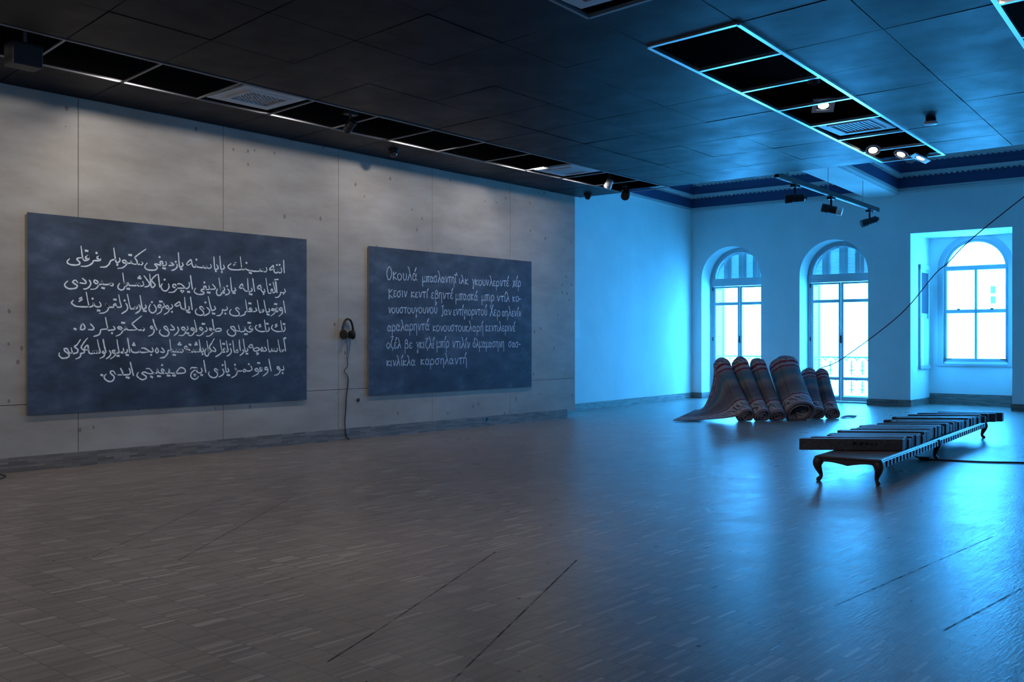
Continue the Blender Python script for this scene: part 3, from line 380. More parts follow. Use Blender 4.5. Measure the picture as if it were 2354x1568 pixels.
# plywood panelled wall, sheets with fine open joints over a dark backing
b = MB()
edges = [-7.0]
y = .862 - 1.912 * 4
while y < 10.2:
    if y > edges[-1] + .1: edges.append(y)
    y += 1.912
edges.append(10.39)
g = .0035
for y0, y1 in zip(edges, edges[1:]):
    b.box((-.018, y0 + g, .12), (0, y1 - g, .742 - g)); b.box((-.018, y0 + g, .742 + g), (0, y1 - g, 4.27))
b.cur = 1
b.box((-.12, YB, 0), (-.0185, 10.12, 4.4)); b.box((-.12, 10.12, .12), (-.0185, 10.385, 4.4))
wall_left = struct(b.build('wall_left', [PLY, material('dark_joint', (.17, .145, .12), .9)]))
struct(MB().box((0, YB, 0), (.02, 10.13, .165)).build('baseboard_left', SKIRT))

# white plaster wall beyond the panels
b = MB(); b.box((-1.9, 0, 0), (5.66, .25, 5.4), BM); b.box((-1.4, 9.55, 0), (-.1, 9.7, 5.4))
wall_far = struct(b.build('wall_left_far', PLASTER))
struct(MB().box((-1.9, -.022, 0), (5.60, 0, .14), BM).build('baseboard_left_far', SKIRT))

# window wall with arched door openings and the bay
HW, SPR, RAD, WT = .80, 3.0, .80, .62
b = MB()
def wall_piece(s0, s1, z0, z1): b.box((s0, 0, z0), (s1, WT, z1))
def arch_head(c):
    for sg in (-1, 1):
        pts = [(c, 5.4), (c, SPR + RAD)] + [(c + sg * RAD * math.sin(a), SPR + RAD * math.cos(a)) for a in [math.pi / 2 * k / 16 for k in range(1, 17)]] + [(c + sg * HW, 5.4)]
        b.prism(pts, 0, WT)
cuts = [(c - HW, c + HW, c) for c in DOOR_S[:2]] + [(5.377, 7.411, None)] + [(c - HW, c + HW, c) for c in DOOR_S[2:]]
s = -.6
for s0, s1, c in cuts:
    wall_piece(s, s0, 0, 5.4)
    if c is None: wall_piece(s0, s1, 3.82, 5.4)
    else: arch_head(c)
    s = s1
wall_piece(s, 14.6, 0, 5.4)
wall_window = struct(b.build('wall_window', PLASTER, M=WM))

# bay behind the square opening, with a window at the back and one on each side
A0, A1, AO, AT = 5.377, 7.411, 1.43, 3.82
b = MB()
def side(sa, sb):
    b.box((sa, WT, 0), (sb, .66, AT)); b.box((sa, 1.24, 0), (sb, AO + .3, AT)); b.box((sa, .66, 0), (sb, 1.24, .9)); b.box((sa, .66, 3.1), (sb, 1.24, AT))
side(A0 - .3, A0); side(A1, A1 + .3)
b.box((A0 - .3, 0.62, AT), (A1 + .3, AO + .3, AT + .25))
WC, WR = 6.37, .68
b.box((A0, AO, 0), (WC - WR, AO + .3, AT)); b.box((WC + WR, AO, 0), (A1, AO + .3, AT)); b.box((WC - WR, AO, 0), (WC + WR, AO + .3, .98))
for sg in (-1, 1):
    pts = [(WC, AT), (WC, 3.08 + WR)] + [(WC + sg * WR * math.sin(a), 3.08 + WR * math.cos(a)) for a in [math.pi / 2 * k / 14 for k in range(1, 15)]] + [(WC + sg * WR, AT)]
    b.prism(pts, AO, AO + .3)
wall_bay = struct(b.build('wall_bay', PLASTER, M=WM))
b = MB()
for s0, s1 in ((-.02, DOOR_S[0] - HW), (DOOR_S[0] + HW, DOOR_S[1] - HW), (DOOR_S[1] + HW, A0), (A1, DOOR_S[2] - HW), (DOOR_S[2] + HW, DOOR_S[3] - HW), (DOOR_S[3] + HW, 14.3)):
    b.box((s0, -.022, 0), (s1, 0, .145))
for c in DOOR_S:
    b.box((c - HW, -.022, 0), (c - HW + .02, .5, .145)); b.box((c + HW - .02, -.022, 0), (c + HW, .5, .145))
b.box((A0, -.022, 0), (A0 + .02, AO, .145)); b.box((A1 - .02, -.022, 0), (A1, AO, .145)); b.box((A0 + .02, AO - .02, 0), (A1 - .02, AO, .245))
struct(b.build('baseboard_window', SKIRT, M=WM))
struct(MB().box((XR, YB, 0), (XR + .2, 18.4, 5.4)).build('wall_right', PLASTER))
struct(MB().box((-.3, YB - .2, 0), (XR + .2, YB, 5.4)).build('wall_back', PLASTER))

# suspended ceiling of black tiles, open strips left out
RA = {0: -.16, 1: .82, 2: 1.74, 3: 2.73, 4: 3.72, 5: 4.69, 6: 5.68, 7: 6.70, 8: 7.67, 9: 8.65, 10: 9.60, 11: 10.55}
RB = {0: -.66, 1: .37, 2: 1.40, 3: 2.41, 4: 3.44, 5: 4.455, 6: 5.485, 7: 6.525, 8: 7.57, 9: 8.60, 10: 9.63, 11: 10.55}
for k in range(1, 8): RA[-k] = RA[0] - .985 * k; RB[-k] = RB[0] - 1.03 * k
CX = [0.0, 1.035, 2.02, 3.04, 4.06, 5.08, 6.12, 7.08, 8.06, 9.02, 10.0, 11.0, 12.0, 13.0]
def node(i, j):
    X = CX[i]; y = RA[j]
    for _ in range(4):
        x = X * (1 - .0085 * min(X, 6.1) / 6.1 * (y - 3.5)); y = RA[j] + (RB[j] - RA[j]) * (x - 1.5) / 5
    return Vector((x, y, ceil_z(y)))
JS = range(-7, 11)
def is_open(i, j):
    return i == 1 or (i == 6 and (j >= 4 or j <= 2)) or i == 9
b = MB()
for i in range(len(CX) - 1):
    for j in JS:
        if is_open(i, j): continue
        c = [node(i, j), node(i + 1, j), node(i + 1, j + 1), node(i, j + 1)]
        m = sum(c, Vector()) / 4
        lo = []
        for p in c:
            d = (m - p); d.z = 0; d.normalize()
            lo.append(p + d * .006 + Vector((0, 0, random.uniform(-.004, .004))))
        hi = [p + Vector((0, 0, .02)) for p in lo]
        b.poly(lo + hi, [(0, 1, 2, 3), (7, 6, 5, 4), (0, 4, 5, 1), (1, 5, 6, 2), (2, 6, 7, 3), (3, 7, 4, 0)])
ceiling = struct(b.build('ceiling', TILE))
# black slab and fascia closing the void above the tiles
b = MB(); b.box((-.12, YB, 5.0), (XR, 10.5, 5.12)); b.box((-1.5, 10.5, 4.235), (XR, 10.56, 5.42)); b.box((-.12, YB, 4.4), (-.1, 10.5, 5.0))
struct(b.build('ceiling_void', VOID))
struct(MB().box((-2.0, 10.2, 5.42), (XR + .2, 18.6, 5.6)).build('ceiling_upper', PLASTER))

# metal profiles around the open strips
def strip_frame(i, rows, mat, w, name, th=.035):
    b = MB()
    dz = Vector((0, 0, -.004))
    for k in (i, i + 1):
        for j in rows: b.bar(node(k, j) + dz, node(k, j + 1) + dz, w, th)
    for j in list(rows) + [rows[-1] + 1]: b.bar(node(i, j) + dz * .5, node(i + 1, j) + dz * .5, w * 1.1, th * .94)
    return struct(b.build(name, mat))
strip_frame(1, list(range(-7, 11)), FRAMEDIM, .024, 'trim_1', .014)
strip_frame(6, list(range(4, 11)), FRAMEW, .042, 'trim_2')
strip_frame(6, list(range(-7, 3)), FRAMEDIM, .034, 'trim_3')
strip_frame(9, list(range(-7, 11)), FRAMEW, .042, 'trim_4')

# beam and cornices of the old plaster ceiling
BEAM_L = lambda y: 3.25 - .0858 * (y - 13.16)
BEAM_R = lambda y: 3.94 - .0959 * (y - 13.33)
b = MB()
p = [(BEAM_L(10.4), 10.4), (BEAM_R(10.4), 10.4), (BEAM_R(17.72), 17.72), (BEAM_L(17.72), 17.72)]
b.poly([(x, y, 4.69) for x, y in p] + [(x, y, 5.43) for x, y in p], [(0, 1, 2, 3), (7, 6, 5, 4), (0, 4, 5, 1), (1, 5, 6, 2), (2, 6, 7, 3), (3, 7, 4, 0)])
struct(b.build('trim_5', PLASTER))
PROF = [(CREAM, [(0, 4.72), (.03, 4.72), (.05, 4.75), (.05, 4.78), (.03, 4.79), (.03, 4.83), (0, 4.83)]),
        (BLUEP, [(0, 4.83), (.022, 4.83), (.03, 5.08), (0, 5.08)]),
        (CREAM, [(0, 5.08), (.05, 5.08), (.09, 5.12), (.10, 5.16), (0, 5.17)]),
        (BLUEP, [(0, 5.16), (.10, 5.16)] + [(.10 + .26 * (1 - math.cos(a)), 5.16 + .20 * math.sin(a)) for a in [math.pi / 2 * k / 8 for k in range(1, 9)]] + [(0, 5.36)]),
        (CREAM, [(0, 5.35), (.36, 5.35), (.40, 5.37), (.44, 5.385), (.46, 5.43), (0, 5.43)])]
def cornice(name, p, q, inward):
    p = Vector((*p, 0)); q = Vector((*q, 0)); n = Vector((*inward, 0)).normalized(); b = MB()
    d = (q - p); L = d.length; d.normalize()
    for k, (m, pr) in enumerate(PROF):
        b.cur = 0 if m is CREAM else 1
        pts = [e + n * o + Vector((0, 0, z)) for e in (p, q) for o, z in pr]; m_ = len(pr)
        b.poly(pts, [tuple(range(m_)), tuple(reversed(range(m_, 2 * m_)))] + [(i, (i + 1) % m_, (i + 1) % m_ + m_, i + m_) for i in range(m_)])
    b.cur = 0
    for t in range(int(L / .11)):                                       # rows of small dentils
        c = p + d * (t * .11 + .03)
        for o, z, h, w in ((.055, 5.07, .035, .05), (.37, 5.335, .03, .05)):
            b.bar(c + n * o + Vector((0, 0, z)), c + d * w + n * o + Vector((0, 0, z)), .04, h)
    return struct(b.build(name, [CREAM, BLUEP]))
def w2(s): v = WP(s, 0, 0); return (v.x, v.y)
IN = (.0391, -.9992)
cornice('trim_6', (-.83, 9.6), w2(0), (.9961, .0879))
cornice('trim_7', w2(-.02), w2(4.52), IN)
cornice('trim_8', (BEAM_L(10.5), 10.5), (BEAM_L(17.55), 17.55), (-1, -.09))
cornice('trim_9', (BEAM_R(10.5), 10.5), (BEAM_R(17.6), 17.6), (1, .09))
cornice('trim_10', w2(5.04), w2(14.3), IN)

# ---------------------------------------------------------------- french doors with fanlights and shutters
def ring(b, c, z, r0, r1, o0, o1, n=24, a0=0.0, a1=math.pi):
    for k in range(n):
        a, e = a0 + (a1 - a0) * k / n, a0 + (a1 - a0) * (k + 1) / n
        b.prism([(c + r0 * math.cos(a), z + r0 * math.sin(a)), (c + r1 * math.cos(a), z + r1 * math.sin(a)), (c + r1 * math.cos(e), z + r1 * math.sin(e)), (c + r0 * math.cos(e), z + r0 * math.sin(e))], o0, o1)
def french_door(n, c, full):
    fr = MB(); o0, o1 = .50, .58
    fr.box((c - HW, o0, 0), (c - HW + .06, o1, SPR)); fr.box((c + HW - .06, o0, 0), (c + HW, o1, SPR))
    fr.box((c - HW, o0 - .01, 2.846), (c + HW, o1, 2.93)); fr.box((c - HW, o0 - .03, 2.93), (c + HW, o1, SPR + .035))
    ring(fr, c, SPR, .715, .80, o0, o1); ring(fr, c, SPR, .685, .72, o0 - .02, o0 + .03)
    fr.box((c - HW, o0, 0), (c + HW, o1, .03))
    d = struct(fr.build('door_%d' % n, JOIN, M=WM))
    for sg in (-1, 1):
        L = MB(); x0 = c - HW + .06 if sg < 0 else c + .005; x1 = c - .005 if sg < 0 else c + HW - .06
        st0, st1 = (.072, .052) if sg < 0 else (.052, .072)
        L.box((x0, o0 + .015, .035), (x0 + st0, o0 + .06, 2.84)); L.box((x1 - st1, o0 + .015, .035), (x1, o0 + .06, 2.84))
        for z0, z1 in ((.035, .136), (.529, .591), (2.36, 2.433), (2.795, 2.84)): L.box((x0 + st0, o0 + .018, z0), (x1 - st1, o0 + .057, z1))
        leaf = L.build('door_leaf', JOIN, parent=d)
        g = MB()
        for z0, z1 in ((.136, .529), (.591, 2.36), (2.433, 2.795)): g.box((x0 + st0, o0 + .034, z0), (x1 - st1, o0 + .038, z1))
        g.build('pane', GLASS, parent=leaf)
        hx = x0 if sg < 0 else x1
        for z in (.25, 1.5, 2.78): MB().lathe([(.012, -.05), (.014, -.04), (.014, .04), (.012, .05)], 10, Matrix.Translation((hx, o0 + .008, z))).build('hinge', BLACKM, parent=leaf)
    h = MB(); h.box((c - .012, o0 - .005, 1.40), (c + .012, o0 + .016, 1.58)); h.tube([(c, o0 - .005, 1.52), (c, o0 - .045, 1.52), (c, o0 - .05, 1.50), (c, o0 - .05, 1.42)], .011)
    h.build('handle', BLACKM, parent=d)
    g = MB(); g.prism([(c + .69 * math.cos(math.pi * k / 24), SPR + .03 + .66 * math.sin(math.pi * k / 24)) for k in range(25)], o0 + .036, o0 + .04); g.build('fanlight_pane', GLASS, parent=d)
    # arched louvred shutter outside the fanlight
    sh = MB(); oo = .66
    for x in (-.40, .01, .39):
        zt = SPR + math.sqrt(max(.01, .76 ** 2 - x * x)) ; sh.box((c + x - .105, oo, 2.95), (c + x + .105, oo + .045, zt)); sh.box((c + x - .012, oo - .015, 2.95), (c + x + .012, oo, zt))
    ring(sh, c, SPR, .70, .79, oo, oo + .045)
    sh.box((c - HW, oo, 2.88), (c + HW, oo + .045, 2.97))
    fan = sh.build('fanlight_shutter', SHUT, parent=d)
    lv = MB(); k = 0; z = 2.99
    while z < SPR + .70:
        w = math.sqrt(max(0, .71 ** 2 - max(0, z - SPR) ** 2))
        if w > .05: lv.bar((c - w, oo + .022, z), (c + w, oo + .022, z), .052, .006, up=(0, -.75, .66))
        z += .034
    lv.build('louvre', SHUT, parent=fan)
    # folded shutter leaf standing out from the left jamb
    for sg in ((-1, 1) if full else (-1,)):
        xx = c + sg * (HW - .02); S = MB()
        for y0, y1 in ((.64, .70), (1.16, 1.22)): S.box((xx - .02, y0, .05), (xx + .02, y1, 2.9))
        for z0, z1 in ((.05, .2), (.62, .70), (1.02, 1.08), (2.8, 2.9)): S.box((xx - .02, .70, z0), (xx + .02, 1.16, z1))
        leafs = S.build('shutter_leaf', SHUT, parent=d)
        V = MB(); z = .22
        while z < 2.8:
            V.bar((xx, .70, z), (xx, 1.16, z), .045, .006, up=(.7, 0, .7)); z += .045
        V.build('louvre', SHUT, parent=leafs)
    return d
for n, c in enumerate(DOOR_S): french_door(n + 1, c, n > 1)

# ---------------------------------------------------------------- windows of the bay
def bay_window():
    f = MB(); c = WC; o0 = AO + .02; r0, r1 = .615, .68; z = 3.08
    f.box((c - r1, o0, .93), (c - r0, o0 + .1, z)); f.box((c + r0, o0, .93), (c + r1, o0 + .1, z)); f.box((c - r1, o0, .93), (c + r1, o0 + .1, 1.05))
    ring(f, c, z, r0, r1, o0, o0 + .1)
    f.box((c - r0, o0 + .01, 3.06), (c + r0, o0 + .09, 3.16)); f.box((c - r0, o0 + .02, 2.085), (c + r0, o0 + .09, 2.165)); f.box((c - .024, o0 + .02, 1.05), (c + .024, o0 + .085, 3.06))
    ring(f, c, z, .68, .80, AO - .035, AO + .02); f.box((c - .80, AO - .035, .90), (c - .68, AO + .02, z)); f.box((c + .68, AO - .035, .90), (c + .80, AO + .02, z)); f.box((c - .82, AO - .05, .88), (c + .82, AO + .03, .93))
    w = struct(f.build('window_1', JOIN, M=WM))
    g = MB(); g.box((c - r0, o0 + .05, 1.05), (c + r0, o0 + .054, 2.085)); g.box((c - r0, o0 + .05, 2.165), (c + r0, o0 + .054, 3.06))
    g.prism([(c + r0 * math.cos(math.pi * k / 20), 3.16 + (z + r0 - 3.16) * math.sin(math.pi * k / 20)) for k in range(21)], o0 + .05, o0 + .054)
    g.build('pane', GLASS, parent=w)
    for x in (c - .36, c + .34): MB().box((x - .03, o0 - .012, 2.16), (x + .03, o0 + .02, 2.185)).build('sash_lock', BLACKM, parent=w)
    for x in (c - .57, c + .57): MB().box((x - .06, o0 - .012, 1.03), (x + .06, o0 + .004, 1.05)).build('sash_lift', BLACKM, parent=w)
bay_window()
for n, sx, sg in ((2, A0, 1), (3, A1, -1)):
    f = MB(); X = lambda a, e: (min(sx + sg * a, sx + sg * e), max(sx + sg * a, sx + sg * e))
    def bx(a, e, y0, y1, z0, z1): q = X(a, e); f.box((q[0], y0, z0), (q[1], y1, z1))
    for y0, y1 in ((.60, .68), (1.22, 1.30)): bx(-.06, .045, y0, y1, .84, 3.16)
    bx(-.06, .06, .58, 1.32, .82, .90); bx(-.06, .05, .60, 1.30, 3.08, 3.18); bx(-.04, .02, .68, 1.22, 1.98, 2.06)
    w = struct(f.build('window_%d' % n, JOIN, M=WM))
    q = X(-.03, -.026); MB().box((q[0], .68, .90), (q[1], 1.22, 3.08)).build('pane', GLASS, parent=w)
    if n == 2:
        q = X(.0, .035); MB().box((q[0], .70, 2.08), (q[1], 1.20, 3.0)).build('dark_reflection', material('dark_pane_reflection', (.02, .03, .05), .8), parent=w)  # dark sheet stands in for the grazing reflection in this side window

# balcony slabs and railings outside the doors
for k, c in enumerate(DOOR_S[:2]):
    struct(MB().box((c - 1.15, .63, -.16), (c + 1.15, 1.75, -.01)).build('trim_%d' % (11 + k), PLASTER, M=WM))
    r = empty('balcony_railing', M=WM @ Matrix.Translation((c, 1.6, -.01)))
    tag(r, ['iron balcony railing outside the arched door nearest the room corner', 'iron balcony railing with cross ornaments outside the arched door beside the bay'][k], 'railing', 'balcony railings outside the arched doors')
    t = MB(); t.bar((-1.1, 0, 1.06), (1.1, 0, 1.06), .06, .035); t.bar((-1.1, 0, .56), (1.1, 0, .56), .03, .025); t.bar((-1.1, 0, .10), (1.1, 0, .10), .03, .03)
    t.build('rail', IRON, parent=r)
    for sx in (-1.08, 1.08): MB().box((sx - .02, -.02, 0), (sx + .02, .02, 1.05)).build('post', IRON, parent=r)
    for q in range(8):
        x = -.92 + q * .263; m = MB()
        for zc, h in ((.80, .17), (.33, .15)):
            m.bar((x, 0, zc - h), (x, 0, zc + h), .022, .022, up=(0, 1, 0)); m.bar((x - .055, 0, zc - .06), (x + .055, 0, zc - .06), .02, .02); m.bar((x - .03, 0, zc + .04), (x + .03, 0, zc + .04), .016, .016)
            m.lathe([(.001, -.03), (.026, -.015), (.026, .015), (.001, .03)], 8, Matrix.Translation((x, 0, zc - .06)))
            m.tube([(x - .13 + .13 * (1 - math.cos(a)), 0, zc + h - .0 + .09 * math.sin(a)) for a in [math.pi * j / 8 for j in range(9)]], .010, 6)
        m.build('baluster', IRON, parent=r)

# pale building across the street, seen through the bay window
bd = empty('building', (-8.54, 71.14, -12), R(40.8)); tag(bd, 'pale building far outside, seen through the bay window with two small blue windows', 'building')
MB().box((-5, 0, 0), (9, 8, 26)).build('wall', material('pale_facade', (.86, .86, .86), .8), parent=bd)
for z0, z1 in ((16.90, 17.40), (16.17, 16.67)): MB().box((.08, -.05, z0), (.40, .0, z1)).build('window', material('facade_window', (.12, .14, .16), .4), parent=bd)

# ================================================================== THINGS
# ---------------------------------------------------------------- chalkboards
def smooth(pts, n=4):
    if len(pts) < 3: return pts
    P = [pts[0]] + pts + [pts[-1]]; out = []
    for i in range(1, len(P) - 2):
        a, b, c, d = P[i - 1:i + 3]
        for j in range(n):
            t = j / n
            out.append(tuple(.5 * (2 * b[k] + (c[k] - a[k]) * t + (2 * a[k] - 5 * b[k] + 4 * c[k] - d[k]) * t * t + (3 * b[k] - a[k] - 3 * c[k] + d[k]) * t ** 3) for k in (0, 1)))
    return out + [pts[-1]]
def ribbon(b, pts, w, taper):
    """chalk stroke in the board's y,z plane, 1 mm proud"""
    pts = [Vector(p) for p in smooth(pts)]
    d0 = (pts[1] - pts[0]).normalized() * w * .3; d1 = (pts[-1] - pts[-2]).normalized() * w * .3
    pts = [pts[0] - d0] + pts + [pts[-1] + d1]
    L, Rr, m = [], [], len(pts)
    for i, p in enumerate(pts):
        t = pts[min(i + 1, m - 1)] - pts[max(i - 1, 0)]
        if t.length < 1e-6: t = Vector((1, 0))
        t.normalize(); nrm = Vector((-t.y, t.x))
        e = min(i, m - 1 - i) / max(1, m - 1) * 2
        ww = w * .5 * ((.62 + .38 * min(1, e * 2.5)) if taper else 1) * (1 + .12 * math.sin(i * 1.7 + p.x * 40))
        L.append(p + nrm * ww); Rr.append(p - nrm * ww)
    v = [(.0312, q.x, q.y) for q in L] + [(.0312, q.x, q.y) for q in Rr]
    b.poly(v, [(i, i + 1, i + 1 + m, i + m) for i in range(m - 1)])
def chalkboard(y0, y1, z0, z1, o, lines, w, mat, label, gap):
    root = empty('chalkboard', (0, y0, z0)); tag(root, label, 'chalkboard')
    b = MB(); b.box((.021, 0, 0), (.03, y1 - y0, z1 - z0))
    b.mi = [1, 1, 1, 0, 1, 1]
    b.build('board_panel', [SLATE, EDGE], parent=root)
    for ln in lines:
        strokes = []
        for st in ln.split(';'):
            pts = [tuple(float(q) / 1000 for q in p.split(',')) for p in st.split()]
            strokes.append([(p[0] + o[0] - y0, p[1] + o[1] - z0) for p in pts])
        strokes.sort(key=lambda s: min(p[0] for p in s))
        words, edge = [], -9
        for s in strokes:                                               # strokes that touch or overlap along the line make one word
            if not words or min(p[0] for p in s) > edge + gap: words.append([])
            words[-1].append(s); edge = max(edge, max(p[0] for p in s))
        for wd in words:
            b = MB()
            for pts in wd: ribbon(b, pts, w * (1.35 if len(pts) == 2 else 1), len(pts) > 2)
            b.build('chalk_word', mat, parent=root)
chalkboard(.275, 4.094, .624, 2.884, (.30, .62), ARABIC, .018, CHALK, 'large dark chalkboard with six white lines of Arabic script, left of the hanging headphones', .008)
chalkboard(5.231, 9.059, .630, 2.876, (5.27, .62), GREEK, .0135, CHALKG, 'dark chalkboard with thin pale handwriting in Greek letters, right of the hanging headphones', .035)

# ---------------------------------------------------------------- headphones on the panelled wall
hp = empty('headphones', (0, 4.825, 1.545)); tag(hp, 'black headphones hanging on the plywood wall between the two chalkboards', 'headphones')
b = MB(); b.grid(lambda u, v: Vector((.045 + .020 * math.sin(2 * math.pi * v), .098 * math.cos(math.pi * u) * (1 + .15 * math.cos(2 * math.pi * v)), .045 + (.185 * math.sin(math.pi * u)) * (1 + .08 * math.cos(2 * math.pi * v)))), 28, 10)
b.build('headband', BLACKP, parent=hp, smooth=True)
for s in (-1, 1):
    c = MB().lathe([(.03, 0), (.066, .006), (.072, .022), (.066, .038), (.03, .042)], 24, Matrix.Translation((.05, s * .062, -.0)) @ Matrix.Rotation(R(-s * 90), 4, 'X') @ Matrix.Rotation(R(15), 4, 'Y')).build('ear_cup', BLACKP, parent=hp, smooth=True)
    MB().lathe([(.02, 0), (.05, -.004), (.056, -.014), (.050, -.026), (.02, -.03)], 24, Matrix.Translation((.05, s * .062, -.0)) @ Matrix.Rotation(R(-s * 90), 4, 'X')).build('ear_pad', material('black_leatherette', (.01, .01, .012), .7), parent=c, smooth=True)
MB().tube([(0, 0, .215), (.06, 0, .215), (.075, 0, .235)], .008).build('hook', material('wood_peg', (.3, .22, .12), .6), parent=hp)
b = MB()
cp = [(.03, -.03, -.05), (.012, .015, -.20), (.012, .01, -.34), (.012, .03, -.45), (.012, -.045, -.53), (.014, .02, -.61), (.012, .03, -.72), (.012, .0, -.90), (.012, -.012, -1.1), (.012, -.03, -1.28), (.026, -.03, -1.385), (.028, -.01, -1.5), (.05, .03, -1.54)]
def cr3(P, n=5):
    P = [Vector(p) for p in P]; Q = [P[0]] + P + [P[-1]]; out = []
    for i in range(1, len(Q) - 2):
        a, b_, c, d = Q[i - 1:i + 3]
        for j in range(n):
            t = j / n; out.append(.5 * (2 * b_ + (c - a) * t + (2 * a - 5 * b_ + 4 * c - d) * t * t + (3 * b_ - a - 3 * c + d) * t ** 3))
    return out + [P[-1]]
b.tube(cr3(cp), [.0035 + .0045 * min(1, max(0, (i - 18) / 10)) for i in range(len(cr3(cp)))], 7)
b.tube(cr3([(.03, .05, -.05), (.012, .06, -.2), (.012, .03, -.34), (.012, .012, -.5)]), .003, 6)
b.build('cord', BLACKP, parent=hp, smooth=True)
k = MB().lathe([(.026, 0), (.026, .012), (.018, .02), (.001, .021)], 20, Matrix.Translation((0, 5.055, .573)) @ Matrix.Rotation(R(90), 4, 'Y')).build('wall_bumper', BLACKP, smooth=True)
tag(k, 'small round black rubber bumper low on the plywood wall left of the Greek chalkboard', 'bumper')
so = empty('wall_socket', (.02, 7.85, .118)); tag(so, 'small blue and black power socket set in the wooden skirting', 'socket')
MB().box((0, -.055, -.03), (.008, .05, .032)).build('face_plate', material('blue_plate', (.10, .32, .45), .4), parent=so)
MB().box((.008, -.005, -.022), (.02, .04, .028)).build('plug', BLACKP, parent=so)
b = MB(); b.box((-.10, -.006, 1.51), (.188, 0, 1.885), BM)
wl = b.build('wall_label', PAPER); tag(wl, 'white text label on the blue-lit plaster wall right beside the plywood wall', 'label')
c = MB().tube(cr3([(.024, -.6, .10), (.03, -.3, .075), (.05, -.12, .045), (.16, -.055, .012), (.30, -.06, .008), (.42, -.14, .008), (.55, -.28, .008), (.75, -.7, .008)]), .006, 7).build('cable', BLACKP, smooth=True)
tag(c, 'thin black cable curling off the skirting at the left edge of the room', 'cable')

# ---------------------------------------------------------------- rolled carpets leaning in a row
CV = Vector((.7565, .654, 0))          # the row's sideways direction
DV = Vector((-.654, .7565, 0))         # direction the rolls lean towards
def rolled_carpet(p, q, ztop, r, rin, turns, seed, warm, label):
    p = Vector((*p, 0)); q = Vector((*q, 0))
    d = q - p; ax = Vector((d.x, d.y, ztop)).normalized()
    low = Vector((0, 0, r * math.sqrt(max(0, 1 - ax.z ** 2)) * .80))
    c0 = p + low; c2 = Vector((q.x, q.y, ztop - r * math.sqrt(1 - ax.z ** 2) * .75)); c1 = c0.lerp(c2, .45) + Vector((0, 0, -.10)) + DV * .06
    def centre(t): return c0 * (1 - t) ** 2 + c1 * (2 * t * (1 - t)) + c2 * (t * t)
    def tang(t): return ((c1 - c0) * (1 - t) + (c2 - c1) * t).normalized()
    M = Matrix.Translation(p)
    b = MB(); tot = turns * 2 * math.pi
    rnd = random.Random(seed)
    ph = [rnd.uniform(0, 6) for _ in range(4)]
    def fn(s, t):
        a = tot * s; k = max(0, (s - 1 / turns) / (1 - 1 / turns))
        rr = r - .008 - (r - rin) * k - .012 * min(1, s * turns)
        rr *= 1 + .014 * math.sin(3 * a + ph[0]) + .022 * math.sin(7 * t + ph[1]) + .018 * math.sin(2 * a + 5 * t + ph[2])
        if t > .93: rr *= math.sqrt(1 - .62 * ((t - .93) / .07) ** 2)      # the upper end is rounded over
        T = tang(t); u = (CV - T * CV.dot(T)).normalized(); w = T.cross(u)
        P = centre(t) + u * (rr * math.cos(a - 2.2)) + w * (rr * math.sin(a - 2.2)) + T * (.012 * math.sin(a * .9 + ph[3]) * (1 if t in (0, 1) else 0))
        P.z = max(P.z, .010 + .004 * k)                                    # the weight flattens it on the floor
        return P - p
    b.grid(fn, int(26 * turns), 30)
    o = b.build('rolled_carpet', m_carpet('kilim_wool', seed, warm), M=M, smooth=True, solid=.016)
    tag(o, label, 'carpet', 'rolled carpets leaning in a row')
    def side(t, a):
        T = tang(t); u = (CV - T * CV.dot(T)).normalized(); w = T.cross(u)
        return centre(t) + u * ((r - .01) * math.cos(a)) + w * ((r - .01) * math.sin(a))
    return o, M, side
CARP = [((2.939, 11.593), (2.215, 11.959), 1.155, .168, .04, 3.6, 1, (.20, .165, .165), 'first carpet roll from the left, with a loose flap spreading onto the floor'),
        ((3.141, 11.834), (2.45, 12.229), 1.17, .165, .04, 3.4, 2, (.16, .135, .15), 'second carpet roll from the left, in front of the left arched door'),
        ((3.298, 12.102), (2.658, 12.54), 1.155, .160, .04, 3.4, 3, (.22, .18, .15), 'third carpet roll from the left, pressed against the thickest roll'),
        ((3.572, 12.471), (2.987, 12.957), 1.19, .28, .20, 2.6, 4, (.23, .20, .18), 'thickest carpet roll, with an open hollow end facing the room'),
        ((3.66, 13.01), (3.208, 13.611), .955, .152, .04, 3.2, 5, (.20, .18, .19), 'short slim carpet roll just right of the thickest roll'),
        ((3.854, 13.244), (3.379, 13.824), .93, .146, .04, 3.2, 6, (.12, .125, .14), 'last and darkest carpet roll at the right end, where the red cord is tied')]
rolls = [rolled_carpet(*c) for c in CARP]
# loose flap of the first roll, draped down to the floor on the left
o1, M1, side1 = rolls[0]
fA = Vector((1.971, 10.690, .012)); fB = Vector((1.518, 12.28, .10))
def flap(s, t):
    g = side1(min(1, t * .93 + .01), math.pi + .35)
    g.z = max(g.z, .02)
    e = fA.lerp(fB, t); mid = g.lerp(e, .16); mid.z = min(g.z, .03 + .06 * t)
    p = g * (1 - s) ** 2 + mid * (2 * s * (1 - s)) + e * (s * s)
    p += DV * (.025 * math.sin(10 * s + 3 * t) * t) + Vector((0, 0, .014 + .012 * math.sin(11 * t + 5 * s) * (1 - s) * t * 2))
    return p
Mi = M1.inverted()
b = MB(); b.grid(lambda s, t: Mi @ flap(s, t), 26, 26)
b.build('loose_flap', o1.data.materials[0], parent=o1, smooth=True, solid=.012)
o6, M6, side6 = rolls[5]
b = MB(); Mi6 = M6.inverted()
P0, P1, P2 = Vector((3.93, 13.42, .012)), Vector((4.10, 13.66, .02)), Vector((3.80, 14.0, .02))
b.grid(lambda s, t: Mi6 @ (P0.lerp(P1, s) + (P2 - P0) * (t * .6) + Vector((0, 0, .01 * math.sin(4 * s)))), 6, 6)
